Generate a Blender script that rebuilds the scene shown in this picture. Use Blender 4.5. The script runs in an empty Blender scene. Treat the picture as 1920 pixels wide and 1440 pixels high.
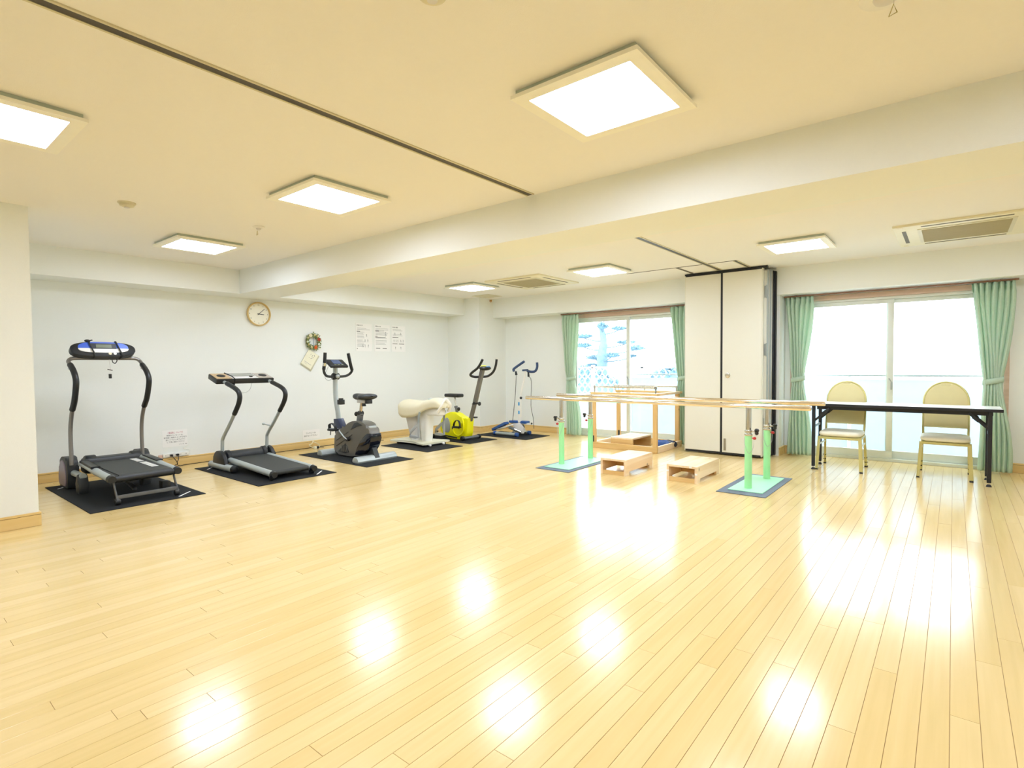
import bpy, bmesh, math, random
from mathutils import Vector, Matrix
random.seed(7)
sc = bpy.context.scene
COL = sc.collection
PI = math.pi

# ------------------------------------------------------------------ camera, world, exposure
CAM_H = 1.15
F_PX, YAW, PITCH, ROLL = 1018.7, -0.6823, -0.03355, -0.00767
def make_camera():
    cy, sy = math.cos(YAW), math.sin(YAW)
    fwd = Vector((sy * math.cos(PITCH), cy * math.cos(PITCH), math.sin(PITCH)))
    right = Vector((cy, -sy, 0)); up = right.cross(fwd)
    rr = math.cos(ROLL) * right + math.sin(ROLL) * up
    uu = -math.sin(ROLL) * right + math.cos(ROLL) * up
    cd = bpy.data.cameras.new('camera'); cam = bpy.data.objects.new('camera', cd); COL.objects.link(cam)
    cd.sensor_width = 36.0; cd.lens = 36.0 * F_PX / 1920.0; cd.clip_start = 0.02; cd.clip_end = 300
    m = Matrix(((rr.x, uu.x, -fwd.x, 0), (rr.y, uu.y, -fwd.y, 0), (rr.z, uu.z, -fwd.z, CAM_H), (0, 0, 0, 1)))
    cam.matrix_world = m
    sc.camera = cam
make_camera()

SKY_COLOR = (0.90, 0.97, 1.04)
SKY_STRENGTH = 8.0
LAMP_COLOR = (0.90, 1.0, 1.20)
LAMP_STRENGTH = 23.0
w = bpy.data.worlds.new('sky'); sc.world = w; w.use_nodes = True
bg = w.node_tree.nodes['Background']
bg.inputs[0].default_value = (*SKY_COLOR, 1); bg.inputs[1].default_value = SKY_STRENGTH   # flat overcast sky
sc.view_settings.view_transform = 'Standard'
sc.view_settings.look = 'None'
sc.view_settings.exposure = 0.08
sc.view_settings.gamma = 1.0
sc.view_settings.use_curve_mapping = False
sc.cycles.max_bounces = 12
sc.cycles.diffuse_bounces = 8
sc.cycles.transparent_max_bounces = 16
sc.cycles.sample_clamp_indirect = 8.0

# ------------------------------------------------------------------ materials
def lin(c):
    if isinstance(c, str):
        c = tuple(int(c[i:i + 2], 16) / 255 for i in (0, 2, 4))
        return tuple(x / 12.92 if x <= 0.04045 else ((x + 0.055) / 1.055) ** 2.4 for x in c)
    return c
MATS = {}
def mat(name, color, rough=0.5, metal=0.0, var=0.04, nscale=14.0, bump=0.0, bscale=200.0, coat=0.0, spec=0.5, alpha=None, trans=0.0, sss=0.0):
    if name in MATS: return MATS[name]
    m = bpy.data.materials.new(name); MATS[name] = m; m.use_nodes = True
    nt = m.node_tree; N = nt.nodes; L = nt.links; b = N['Principled BSDF']
    c = lin(color)
    tc = N.new('ShaderNodeNewGeometry')
    nz = N.new('ShaderNodeTexNoise'); nz.inputs['Scale'].default_value = nscale; nz.inputs['Detail'].default_value = 3
    L.new(tc.outputs['Position'], nz.inputs['Vector'])
    mx = N.new('ShaderNodeMix'); mx.data_type = 'RGBA'
    mx.inputs[6].default_value = (*[x * (1 - var) for x in c], 1); mx.inputs[7].default_value = (*[min(1, x * (1 + var)) for x in c], 1)
    L.new(nz.outputs['Fac'], mx.inputs[0]); L.new(mx.outputs[2], b.inputs['Base Color'])
    b.inputs['Roughness'].default_value = rough; b.inputs['Metallic'].default_value = metal
    b.inputs['Coat Weight'].default_value = coat; b.inputs['Specular IOR Level'].default_value = spec
    if bump:
        n2 = N.new('ShaderNodeTexNoise'); n2.inputs['Scale'].default_value = bscale; n2.inputs['Detail'].default_value = 2
        L.new(tc.outputs['Position'], n2.inputs['Vector'])
        bp = N.new('ShaderNodeBump'); bp.inputs['Strength'].default_value = bump; bp.inputs['Distance'].default_value = 0.002
        L.new(n2.outputs['Fac'], bp.inputs['Height']); L.new(bp.outputs[0], b.inputs['Normal'])
    if trans:
        out = N['Material Output']; ms = N.new('ShaderNodeMixShader'); tr = N.new('ShaderNodeBsdfTranslucent')
        ms.inputs[0].default_value = trans; L.new(mx.outputs[2], tr.inputs[0])
        L.new(b.outputs[0], ms.inputs[1]); L.new(tr.outputs[0], ms.inputs[2]); L.new(ms.outputs[0], out.inputs[0])
    return m
def emit(name, color, strength):
    m = bpy.data.materials.new(name); m.use_nodes = True; nt = m.node_tree; nt.nodes.clear()
    o = nt.nodes.new('ShaderNodeOutputMaterial'); e = nt.nodes.new('ShaderNodeEmission')
    e.inputs[0].default_value = (*color, 1); e.inputs[1].default_value = strength
    nt.links.new(e.outputs[0], o.inputs[0]); return m
def wood(name, c1, c2, axis='Y', scale=1.0, rough=0.45, knots=True, coat=0.0):
    m = bpy.data.materials.new(name); m.use_nodes = True
    nt = m.node_tree; N = nt.nodes; L = nt.links; b = N['Principled BSDF']
    g = N.new('ShaderNodeNewGeometry'); mp = N.new('ShaderNodeMapping'); L.new(g.outputs['Position'], mp.inputs[0])
    s = {'X': (0.8, 12, 12), 'Y': (12, 0.8, 12), 'Z': (12, 12, 0.8)}[axis]
    mp.inputs['Scale'].default_value = tuple(v * scale for v in s)
    wv = N.new('ShaderNodeTexNoise'); wv.inputs['Scale'].default_value = 2.2; wv.inputs['Detail'].default_value = 5; wv.inputs['Distortion'].default_value = 0.6
    L.new(mp.outputs[0], wv.inputs['Vector'])
    r = N.new('ShaderNodeValToRGB'); r.color_ramp.elements[0].position = 0.35; r.color_ramp.elements[1].position = 0.68
    r.color_ramp.elements[0].color = (*lin(c1), 1); r.color_ramp.elements[1].color = (*lin(c2), 1)
    L.new(wv.outputs['Fac'], r.inputs[0])
    col = r.outputs[0]
    if knots:
        vo = N.new('ShaderNodeTexVoronoi'); vo.inputs['Scale'].default_value = 5.5
        L.new(g.outputs['Position'], vo.inputs['Vector'])
        kr = N.new('ShaderNodeValToRGB'); kr.color_ramp.elements[0].position = 0.06; kr.color_ramp.elements[1].position = 0.13
        L.new(vo.outputs['Distance'], kr.inputs[0])
        mx = N.new('ShaderNodeMix'); mx.data_type = 'RGBA'; mx.inputs[6].default_value = (*[x * 0.4 for x in lin(c1)], 1)
        L.new(kr.outputs[0], mx.inputs[0]); L.new(col, mx.inputs[7]); col = mx.outputs[2]
    L.new(col, b.inputs['Base Color']); b.inputs['Roughness'].default_value = rough; b.inputs['Coat Weight'].default_value = coat
    return m

def floor_mat(name, src):
    m = bpy.data.materials.new(name); m.use_nodes = True
    nt = m.node_tree; N = nt.nodes; L = nt.links; b = N['Principled BSDF']
    g = N.new('ShaderNodeNewGeometry')
    rnd = N.new('ShaderNodeObjectInfo').outputs['Random'] if src == 'object' else g.outputs['Random Per Island']
    mp = N.new('ShaderNodeMapping'); mp.inputs['Scale'].default_value = (26, 1.1, 1); L.new(g.outputs['Position'], mp.inputs[0])
    off = N.new('ShaderNodeVectorMath'); off.operation = 'ADD'
    sc_ = N.new('ShaderNodeMath'); sc_.operation = 'MULTIPLY'; sc_.inputs[1].default_value = 37.0; L.new(rnd, sc_.inputs[0])
    cb = N.new('ShaderNodeCombineXYZ'); L.new(sc_.outputs[0], cb.inputs[1]); L.new(mp.outputs[0], off.inputs[0]); L.new(cb.outputs[0], off.inputs[1])
    nz = N.new('ShaderNodeTexNoise'); nz.inputs['Scale'].default_value = 1.5; nz.inputs['Detail'].default_value = 4
    L.new(off.outputs[0], nz.inputs['Vector'])
    r1 = N.new('ShaderNodeValToRGB'); e = r1.color_ramp.elements
    e[0].position = 0.3; e[0].color = (*(0.74, 0.555, 0.245), 1); e[1].position = 0.75; e[1].color = (*(0.80, 0.605, 0.285), 1)
    L.new(nz.outputs['Fac'], r1.inputs[0])
    hs = N.new('ShaderNodeHueSaturation'); L.new(r1.outputs[0], hs.inputs['Color'])
    v = N.new('ShaderNodeMapRange'); v.inputs[3].default_value = 0.955; v.inputs[4].default_value = 1.03; L.new(rnd, v.inputs[0]); L.new(v.outputs[0], hs.inputs['Value'])
    v2 = N.new('ShaderNodeMapRange'); v2.inputs[3].default_value = 1.04; v2.inputs[4].default_value = 0.96; L.new(rnd, v2.inputs[0]); L.new(v2.outputs[0], hs.inputs['Saturation'])
    L.new(hs.outputs[0], b.inputs['Base Color'])
    b.inputs['Roughness'].default_value = 0.17
    b.inputs['Specular IOR Level'].default_value = 0.62
    n3 = N.new('ShaderNodeTexNoise'); n3.inputs['Scale'].default_value = 9; L.new(g.outputs['Position'], n3.inputs['Vector'])
    bp = N.new('ShaderNodeBump'); bp.inputs['Strength'].default_value = 0.05; bp.inputs['Distance'].default_value = 0.004
    L.new(n3.outputs['Fac'], bp.inputs['Height']); L.new(bp.outputs[0], b.inputs['Normal'])
    return m

WALL = mat('wall_paper', (0.845, 0.87, 0.845), 0.85, var=0.012, nscale=60, bump=0.35, bscale=260, spec=0.2)
CEIL = mat('ceiling_paper', (0.88, 0.865, 0.83), 0.9, var=0.01, nscale=40, bump=0.3, bscale=240, spec=0.15)
BASEB = wood('baseboard_wood', 'DCBA76', 'E6C98A', 'Y', 0.6, 0.4, False)
BASEBX = wood('baseboard_wood_x', 'DCBA76', 'E6C98A', 'X', 0.6, 0.4, False)
FRAMEW = wood('window_frame_wood', 'C8AC98', 'D6BCAA', 'X', 0.6, 0.45, False)
ALU = mat('white_aluminium', 'DDE2DA', 0.4, 0.1)
ALUD = mat('grey_aluminium', 'A9AFAE', 0.35, 0.6)
BLACKT = mat('black_rubber', '1C1D1E', 0.6, bump=0.2)
MATBLK = mat('mat_rubber', '242628', 0.8, bump=0.5, bscale=500, spec=0.2)
BLKPL = mat('black_plastic', '1C1E20', 0.42)
DKPL = mat('dark_grey_plastic', '303335', 0.45)
BELT = mat('belt_rubber', '313432', 0.6, bump=0.3, bscale=700)
CHROME = mat('chrome', 'D8D6D0', 0.16, 1.0)
STEELD = mat('speckled_steel', '8E8A86', 0.38, 0.75, var=0.25, nscale=220)
SILVER = mat('silver_paint', 'B4BCBC', 0.36, 0.35)
SILVERD = mat('dark_silver_paint', '6E7072', 0.36, 0.35)
TAUPE = mat('taupe_metal', '78736A', 0.4, 0.3)
GREEN = mat('mint_green_paint', 'A9EFAF', 0.4)
GREENL = mat('pale_mint_plate', 'B2F2CE', 0.35)
WHITEP = mat('white_plastic', 'ECEBE6', 0.35)
CREAM = mat('cream_plastic', 'E6E4CC', 0.4)
CREAMV = mat('cream_vinyl', 'E2DABC', 0.5, bump=0.1)
PALEG = mat('pale_grey_plastic', 'D8D6D4', 0.4)
GREY = mat('grey_plastic', '9AA2A2', 0.4)
LAVG = mat('lavender_grey_plastic', '8C7F92', 0.35)
BLUE = mat('blue_plastic', '2C5596', 0.4)
NAVY = mat('navy_plastic', '1E2A48', 0.35)
BLUEF = mat('blue_panel', '3B62D2', 0.3)
YELLOW = mat('yellow_plastic', 'F4F000', 0.3)
YELD = mat('dark_yellow_plastic', 'C8C400', 0.4)
LCD = mat('lcd_glass', '7E8574', 0.15)
RED = mat('red_plastic', 'C03030', 0.4)
BODYG = mat('grey_bike_shell', '716F6A', 0.32, 0.25)
BODYD = mat('glossy_dark_shell', '141824', 0.08)
GOLD = mat('gold_paint', 'CFC683', 0.35, 0.35)
GOLDF = mat('gold_fabric', 'DDD29E', 0.8, bump=0.4, bscale=400)
IVORYF = mat('ivory_fabric', 'F2EED8', 0.8, bump=0.4, bscale=400)
PANEL = mat('partition_panel_skin', (0.76, 0.75, 0.66), 0.6, var=0.012, nscale=50, bump=0.15)
TRACKD = mat('dark_track', '4A4438', 0.5)
BLACKM = mat('black_metal', '24252A', 0.4, 0.2)
PAPER = mat('paper', 'F4F4F2', 0.8, var=0.01)
INK = mat('ink', '4A4A4C', 0.8)
INKL = mat('light_ink', 'A0A2A4', 0.8)
INKR = mat('red_ink', 'B04060', 0.8)
CLOCKW = mat('clock_rim_wood', 'D8BC7E', 0.4)
CLOCKF = mat('clock_face', 'F0EEDC', 0.5)
ACW = mat('air_conditioner_plastic', 'EAE4C8', 0.45)
ACG = mat('air_conditioner_grille', 'BDB594', 0.6)
CURT = mat('mint_curtain_cloth', 'D2E6D4', 0.85, var=0.07, nscale=60, bump=0.3, bscale=300, trans=0.35)
SLATEM = mat('slate_rubber_mat', '6A7684', 0.7)
CUSHB = mat('blue_cloth', '3A5A98', 0.8, bump=0.4)
PINEY = wood('pine_y', 'EACDA4', 'F6E2C4', 'Y', 0.7, 0.55)
PINEX = wood('pine_x', 'D8B070', 'E8C88C', 'X', 0.7, 0.5)
PINEZ = wood('pine_z', 'D4AA68', 'E4C084', 'Z', 0.7, 0.5)
BALC = mat('balcony_concrete', 'D6D8D6', 0.8)
FROST = mat('frosted_panel', (.54, .63, .70), 0.5, trans=0.45)
OUTW = mat('white_painted_lattice', 'F2F4F6', 0.5)
BARK = mat('pine_bark', (0.16, 0.24, 0.29), 0.9, var=0.3)
NEEDLE = mat('pine_needles', (0.15, 0.26, 0.33), 0.85, var=0.35, nscale=5)
GROUND = mat('pale_ground', (0.5, 0.5, 0.48), 0.9)
LAMPE = emit('lamp_diffuser_light', LAMP_COLOR, LAMP_STRENGTH)

def glass():
    m = bpy.data.materials.new('window_glass'); m.use_nodes = True; nt = m.node_tree; nt.nodes.clear(); N = nt.nodes; L = nt.links
    o = N.new('ShaderNodeOutputMaterial'); mx = N.new('ShaderNodeMixShader'); t = N.new('ShaderNodeBsdfTransparent'); gl = N.new('ShaderNodeBsdfGlossy')
    fr = N.new('ShaderNodeFresnel'); fr.inputs[0].default_value = 1.45
    t.inputs[0].default_value = (0.95, 0.98, 0.98, 1); gl.inputs['Roughness'].default_value = 0.02
    mt = N.new('ShaderNodeMath'); mt.operation = 'MULTIPLY'; mt.inputs[1].default_value = 0.6; L.new(fr.outputs[0], mt.inputs[0])
    L.new(mt.outputs[0], mx.inputs[0]); L.new(t.outputs[0], mx.inputs[1]); L.new(gl.outputs[0], mx.inputs[2]); L.new(mx.outputs[0], o.inputs[0])
    return m
GLASS = glass()

# ------------------------------------------------------------------ geometry helpers
ORG = {}
def catmull(pts, n=5, closed=False):
    P = [Vector(p) for p in pts]; out = []; k = len(P)
    rng = range(k if closed else k - 1)
    for i in rng:
        if closed: a, b, c, d = P[(i - 1) % k], P[i], P[(i + 1) % k], P[(i + 2) % k]
        else: a, b, c, d = P[max(i - 1, 0)], P[i], P[i + 1], P[min(i + 2, k - 1)]
        for j in range(n):
            t = j / n
            out.append(0.5 * ((2 * b) + (c - a) * t + (2 * a - 5 * b + 4 * c - d) * t * t + (3 * b - a - 3 * c + d) * t ** 3))
    if not closed: out.append(P[-1])
    return out

class MB:
    def __init__(s): s.bm = bmesh.new()
    def _bev(s, verts, bev, seg=2):
        if bev > 0:
            es = list({e for v in verts for e in v.link_edges})
            bmesh.ops.bevel(s.bm, geom=es, offset=bev, segments=seg, affect='EDGES', profile=0.6, clamp_overlap=True)
    def box(s, x0, x1, y0, y1, z0, z1, bev=0, seg=2):
        r = bmesh.ops.create_cube(s.bm, size=1.0); vs = r['verts']
        for v in vs:
            v.co = Vector(((x0 + x1) / 2 + v.co.x * (x1 - x0), (y0 + y1) / 2 + v.co.y * (y1 - y0), (z0 + z1) / 2 + v.co.z * (z1 - z0)))
        s._bev(vs, bev, seg); return s
    def obox(s, c, size, rot=None, bev=0):
        r = bmesh.ops.create_cube(s.bm, size=1.0); vs = r['verts']; R = rot or Matrix.Identity(3)
        for v in vs: v.co = Vector(c) + R @ Vector((v.co.x * size[0], v.co.y * size[1], v.co.z * size[2]))
        s._bev(vs, bev); return s
    def bar(s, p0, p1, wd, ht, bev=0, up=(0, 0, 1)):
        p0, p1 = Vector(p0), Vector(p1); d = (p1 - p0); L = d.length; d.normalize(); u = Vector(up)
        if abs(d.dot(u)) > 0.98: u = Vector((1, 0, 0))
        sd = d.cross(u).normalized(); u = sd.cross(d)
        R = Matrix((sd, d, u)).transposed()
        return s.obox((p0 + p1) / 2, (wd, L, ht), R, bev)
    def tube(s, pts, r, seg=10, closed=False, sm=0, cap=True, flat=None):
        P = catmull(pts, sm, closed) if sm else [Vector(p) for p in pts]
        n = len(P); rings = []; up = None
        for i, p in enumerate(P):
            a = P[(i - 1) % n] if (closed or i > 0) else P[i]; b = P[(i + 1) % n] if (closed or i < n - 1) else P[i]
            t = (b - a).normalized()
            if up is None:
                up = Vector((0, 0, 1)) if abs(t.z) < 0.9 else Vector((1, 0, 0))
            sd = t.cross(up).normalized(); up = sd.cross(t).normalized()
            rr = r[i * (len(r) - 1) // max(n - 1, 1)] if isinstance(r, (list, tuple)) else r
            fx, fy = (flat or (1, 1))
            rings.append([s.bm.verts.new(p + sd * math.cos(2 * PI * k / seg) * rr * fx + up * math.sin(2 * PI * k / seg) * rr * fy) for k in range(seg)])
        m = n if closed else n - 1
        for i in range(m):
            A, B = rings[i], rings[(i + 1) % n]
            for k in range(seg): s.bm.faces.new((A[k], A[(k + 1) % seg], B[(k + 1) % seg], B[k]))
        if cap and not closed:
            s.bm.faces.new(rings[0][::-1]); s.bm.faces.new(rings[-1])
        return s
    def cyl(s, p0, p1, r0, r1=None, seg=18, bev=0):
        p0, p1 = Vector(p0), Vector(p1)
        if bev:
            d = (p1 - p0).normalized(); r1 = r0 if r1 is None else r1
            return s.tube([p0, p0 + d * bev * 0.4, p0 + d * bev, p1 - d * bev, p1 - d * bev * 0.4, p1], [r0 - bev, r0 - bev * 0.4, r0, r1, r1 - bev * 0.4, r1 - bev], seg)
        return s.tube([p0, p1], [r0, r0 if r1 is None else r1], seg)
    def ball(s, c, r, seg=12, rings=8):
        rr = r if isinstance(r, (tuple, list)) else (r, r, r)
        v = bmesh.ops.create_uvsphere(s.bm, u_segments=seg, v_segments=rings, radius=1.0)['verts']
        for q in v: q.co = Vector((c[0] + q.co.x * rr[0], c[1] + q.co.y * rr[1], c[2] + q.co.z * rr[2]))
        return s
    def prism(s, poly, plane, a, b, bev=0, sm=0, seg=2):
        lo = min(p[1] for p in poly)
        if sm: poly = [(v.x, max(v.y, lo)) for v in catmull([(p[0], p[1], 0) for p in poly], sm, True)]
        def P(u, v, w):
            return {'xz': (u, w, v), 'yz': (w, u, v), 'xy': (u, v, w)}[plane]
        A = [s.bm.verts.new(P(u, v, a)) for u, v in poly]; B = [s.bm.verts.new(P(u, v, b)) for u, v in poly]
        n = len(poly); fs = [s.bm.faces.new(A), s.bm.faces.new(B[::-1])]
        for i in range(n): fs.append(s.bm.faces.new((A[i], B[i], B[(i + 1) % n], A[(i + 1) % n])))
        if bev:
            es = [e for f in fs[:2] for e in f.edges]
            bmesh.ops.bevel(s.bm, geom=es, offset=bev, segments=seg, affect='EDGES', profile=0.6, clamp_overlap=True)
        return s
    def grid(s, f, nu, nv, closeu=False):
        V = [[s.bm.verts.new(f(i / nu, j / nv)) for j in range(nv + 1)] for i in range(nu if closeu else nu + 1)]
        m = len(V)
        for i in range(nu):
            for j in range(nv): s.bm.faces.new((V[i][j], V[(i + 1) % m][j], V[(i + 1) % m][j + 1], V[i][j + 1]))
        return s
    def build(s, name, m, parent=None, smooth=True, solid=0, tagd=None):
        bmesh.ops.recalc_face_normals(s.bm, faces=s.bm.faces)
        org = ORG.get(parent, Vector((0, 0, 0)))
        if parent is None:
            vs = [v.co for v in s.bm.verts]
            org = Vector(((min(v.x for v in vs) + max(v.x for v in vs)) / 2, (min(v.y for v in vs) + max(v.y for v in vs)) / 2, min(v.z for v in vs)))
        bmesh.ops.translate(s.bm, verts=s.bm.verts, vec=-org)
        me = bpy.data.meshes.new(name); s.bm.to_mesh(me); s.bm.free()
        me.materials.append(m)
        if smooth:
            me.polygons.foreach_set('use_smooth', [True] * len(me.polygons)); me.set_sharp_from_angle(angle=math.radians(38))
        o = bpy.data.objects.new(name, me); COL.objects.link(o)
        if parent is not None: o.parent = parent
        else: o.location = org
        ORG[o] = org
        if solid:
            md = o.modifiers.new('thick', 'SOLIDIFY'); md.thickness = solid; md.offset = 0
        return o
def tag(o, label=None, cat=None, group=None, kind=None):
    if label: o['label'] = label
    if cat: o['category'] = cat
    if group: o['group'] = group
    if kind: o['kind'] = kind
    return o
def thing(name, loc, label=None, cat=None, group=None, kind=None):
    o = bpy.data.objects.new(name, None); COL.objects.link(o); o.location = loc; o.empty_display_size = 0.05
    ORG[o] = Vector(loc); return tag(o, label, cat, group, kind)
def copy_tree(o, parent=None):
    c = o.copy(); COL.objects.link(c)
    if parent is not None: c.parent = parent
    for ch in [k for k in COL.objects if k.parent == o]: copy_tree(ch, c)
    return c
def dup(o, loc, label, rz=0):
    c = copy_tree(o); c.location = loc; c.rotation_euler.z = rz; c['label'] = label; return c
def text(s, size, loc, rotm, m, name, parent, ext=0.0004, align='CENTER'):
    cu = bpy.data.curves.new('t', 'FONT'); cu.body = s; cu.size = size; cu.align_x = align; cu.extrude = ext; cu.resolution_u = 2
    to = bpy.data.objects.new('t', cu); COL.objects.link(to)
    dg = bpy.context.evaluated_depsgraph_get(); me = bpy.data.meshes.new_from_object(to.evaluated_get(dg))
    bpy.data.objects.remove(to)
    org = ORG.get(parent, Vector((0, 0, 0)))
    me.transform(Matrix.Translation(Vector(loc) - org) @ rotm.to_4x4())
    me.name = name; me.materials.clear(); me.materials.append(m)
    o = bpy.data.objects.new(name, me); COL.objects.link(o); o.parent = parent; ORG[o] = org; return o
# text facing +X (on left wall): text x -> +Y, text y -> +Z
ROT_LEFTWALL = Matrix(((0, 0, 1), (1, 0, 0), (0, 1, 0)))

# ------------------------------------------------------------------ dimensions
XL, YF, XR, YR, ZC = -7.12, 7.64, 3.0, -2.6, 2.33
ZB, ZS = 2.045, 2.0
W1, W2 = (-4.92, -2.92), (-1.58, 0.42)
WT = 1.965

# ------------------------------------------------------------------ floor
fl = MB().box(XL - .1, XR + .1, YR - .1, YF + .15, -0.08, -0.002).build('floor', mat('floor_joint', '9C7440', 0.7), smooth=False); tag(fl, kind='structure')
FOBJ, FISL = floor_mat('floor_wood', 'object'), floor_mat('floor_wood_rest', 'island')
PWID = 0.0757; GAP = 0.0014
planks = []
x = XL + 0.012; k = 0
rowoff = [0.0, 0.62, 0.27, 0.9]
while x < XR:
    x1 = min(x + PWID, XR)
    y = YR - random.choice(rowoff) * 1.0 - random.random() * 0.5
    while y < YF:
        ln = random.choice([0.9, 1.51, 1.82, 1.82, 2.1])
        y1 = min(y + ln, YF); y0 = max(y, YR)
        if y1 - y0 > 0.02: planks.append((x, x1, y0, y1))
        y += ln
    x = x1; k += 1
def vis_size(p):
    cx, cy = (p[0] + p[1]) / 2, (p[2] + p[3]) / 2
    dx, dy = math.sin(YAW), math.cos(YAW)
    dep = cx * dx + cy * dy; lat = cx * dy - cy * dx
    if dep < 1.2 or abs(lat) > dep * 0.98 + 0.5: return 0
    return (p[3] - p[2]) * (p[1] - p[0]) / dep ** 3
planks.sort(key=vis_size, reverse=True)
meshcache = {}
def plank_bm(bm, x0, x1, y0, y1):
    g = GAP / 2; c = 0.0004; z0, z1 = -0.002, 0.0
    a = (x0 + g, x1 - g, y0 + g, y1 - g)
    B = [bm.verts.new((xx, yy, zz)) for zz in (z0, z1 - c) for xx, yy in ((a[0], a[2]), (a[1], a[2]), (a[1], a[3]), (a[0], a[3]))]
    T = [bm.verts.new((xx, yy, z1)) for xx, yy in ((a[0] + c, a[2] + c), (a[1] - c, a[2] + c), (a[1] - c, a[3] - c), (a[0] + c, a[3] - c))]
    for i in range(4):
        j = (i + 1) % 4
        bm.faces.new((B[i], B[j], B[j + 4], B[i + 4])); bm.faces.new((B[i + 4], B[j + 4], T[j], T[i]))
    bm.faces.new(T)
for p in planks[:299]:
    key = (round(p[1] - p[0], 4), round(p[3] - p[2], 3))
    if key not in meshcache:
        bm = bmesh.new(); plank_bm(bm, -(p[1] - p[0]) / 2, (p[1] - p[0]) / 2, 0, p[3] - p[2])
        me = bpy.data.meshes.new('floor_plank'); bm.to_mesh(me); bm.free(); me.materials.append(FOBJ); meshcache[key] = me
    o = bpy.data.objects.new('floor_plank', meshcache[key]); COL.objects.link(o); o.parent = fl
    o.location = Vector(((p[0] + p[1]) / 2, p[2], 0)) - ORG[fl]
bm = bmesh.new()
for p in planks[299:]: plank_bm(bm, *p)
mbr = MB(); mbr.bm.free(); mbr.bm = bm
rest = mbr.build('distant_floor_planks', FISL, fl, smooth=False); rest['kind'] = 'stuff'

# ------------------------------------------------------------------ shell
cl = MB().box(XL - .2, XR + .2, YR - .2, YF + .2, ZC, ZC + .12).build('ceiling', CEIL, smooth=False); tag(cl, kind='structure')
b = MB().box(XL + .001, XR - .001, 3.05, 3.55, ZB, ZC).build('ceiling_beam', WALL, cl, False)
MB().box(XL + .001, -6.70, 0.9, 3.05, ZB, ZC).build('wall_beam', WALL, cl, False)
MB().box(XL + .001, -6.70, 3.55, 6.93, ZB, ZC).build('wall_beam', WALL, cl, False)
MB().box(-6.35, XR - .001, 7.30, YF, ZS, ZC).build('window_soffit', WALL, cl, False)
wl = MB().box(XL - .15, XL, YR - .15, YF + .15, -.08, ZC).build('wall_left', WALL, smooth=False); tag(wl, kind='structure')
MB().box(XL, -6.35, 6.93, YF, 0, ZC).build('corner_pillar', WALL, wl, False)
MB().box(XL, -5.22, YR, 0.88, 0, ZC).build('wall_pillar', WALL, wl, False)
wf = MB()
wf.box(XL, W1[0], YF, YF + .16, -.08, ZC).box(W1[1], W2[0], YF, YF + .16, -.08, ZC).box(W2[1], XR, YF, YF + .16, -.08, ZC)
wf.box(W1[0], W1[1], YF, YF + .16, WT, ZC).box(W2[0], W2[1], YF, YF + .16, WT, ZC)
wf = wf.build('wall_front', WALL, smooth=False); tag(wf, kind='structure')
MB().box(-2.78, -1.68, 7.34, YF, 0, ZS).build('window_pillar', WALL, wf, False)
tag(MB().box(XR, XR + .15, YR, YF, -.08, ZC).build('wall_right', WALL, smooth=False), kind='structure')
tag(MB().box(XL, XR, YR - .15, YR, -.08, ZC).build('wall_back', WALL, smooth=False), kind='structure')

BH = 0.102
def baseboard(name, segs, m):
    r = MB(); c = MB(); gr = MB()
    for (x0, x1, y0, y1) in segs: r.box(x0, x1, y0, y1, 0.0015, BH - .020); gr.box(x0 + .003, x1 - .003, y0 + .003, y1 - .003, BH - .021, BH - .0165)
    o = r.build(name, m, smooth=False); tag(o, kind='structure')
    for (x0, x1, y0, y1) in segs: c.box(x0 - .0015, x1 + .0015, y0 - .0015, y1 + .0015, BH - .017, BH, .002, 1)
    c.build('cap_moulding', m, o, False)
    gr.build('groove', mat('groove_shadow_wood', '8A6A3C', .6), o, False)
baseboard('baseboard_left', [(XL, XL + .010, 0.89, 6.93)], BASEB)
baseboard('baseboard_pillar', [(-5.219, -5.208, YR, .8915), (XL, -5.2195, .881, .8915)], BASEB)
baseboard('baseboard_corner', [(XL, -6.338, 6.917, 6.929), (-6.349, -6.338, 6.929, YF)], BASEBX)
baseboard('baseboard_front', [(-6.338, W1[0] - .03, YF - .012, YF - .001), (W2[1] + .03, XR, YF - .012, YF - .001), (-1.668, W2[0] - .03, YF - .012, YF - .001), (-1.679, -1.668, 7.34, YF)], BASEBX)

# ceiling track (trim), slot with pale flanges, interrupted by the beam
def track(name, segs, wd=0.040):
    t = thing(name, (segs[0][0], segs[0][2], ZC), kind='structure'); f = MB(); s_ = MB()
    for (x0, x1, y0, y1) in segs:
        s_.box(x0, x1, y0, y1, ZC - .004, ZC + .002)
        if y1 - y0 > x1 - x0 and x1 - x0 > .03:
            f.box(x0 - .012, x0, y0, y1, ZC - .006, ZC + .002).box(x1, x1 + .012, y0, y1, ZC - .006, ZC + .002)
    s_.build('track_slot', TRACKD, t, False)
    if f.bm.verts: f.build('track_flange', mat('track_flange_paint', 'CFC7A8', .5), t, False)
    else: f.bm.free()
track('trim_1', [(-2.305, -2.265, YR, 3.03)])
track('trim_2', [(-2.305, -2.265, 4.60, 6.96)])
track('trim_3', [(-2.655, -2.625, 6.45, 6.97), (-1.965, -1.935, 6.45, 6.97), (-3.30, -1.935, 6.437, 6.449)])

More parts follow.
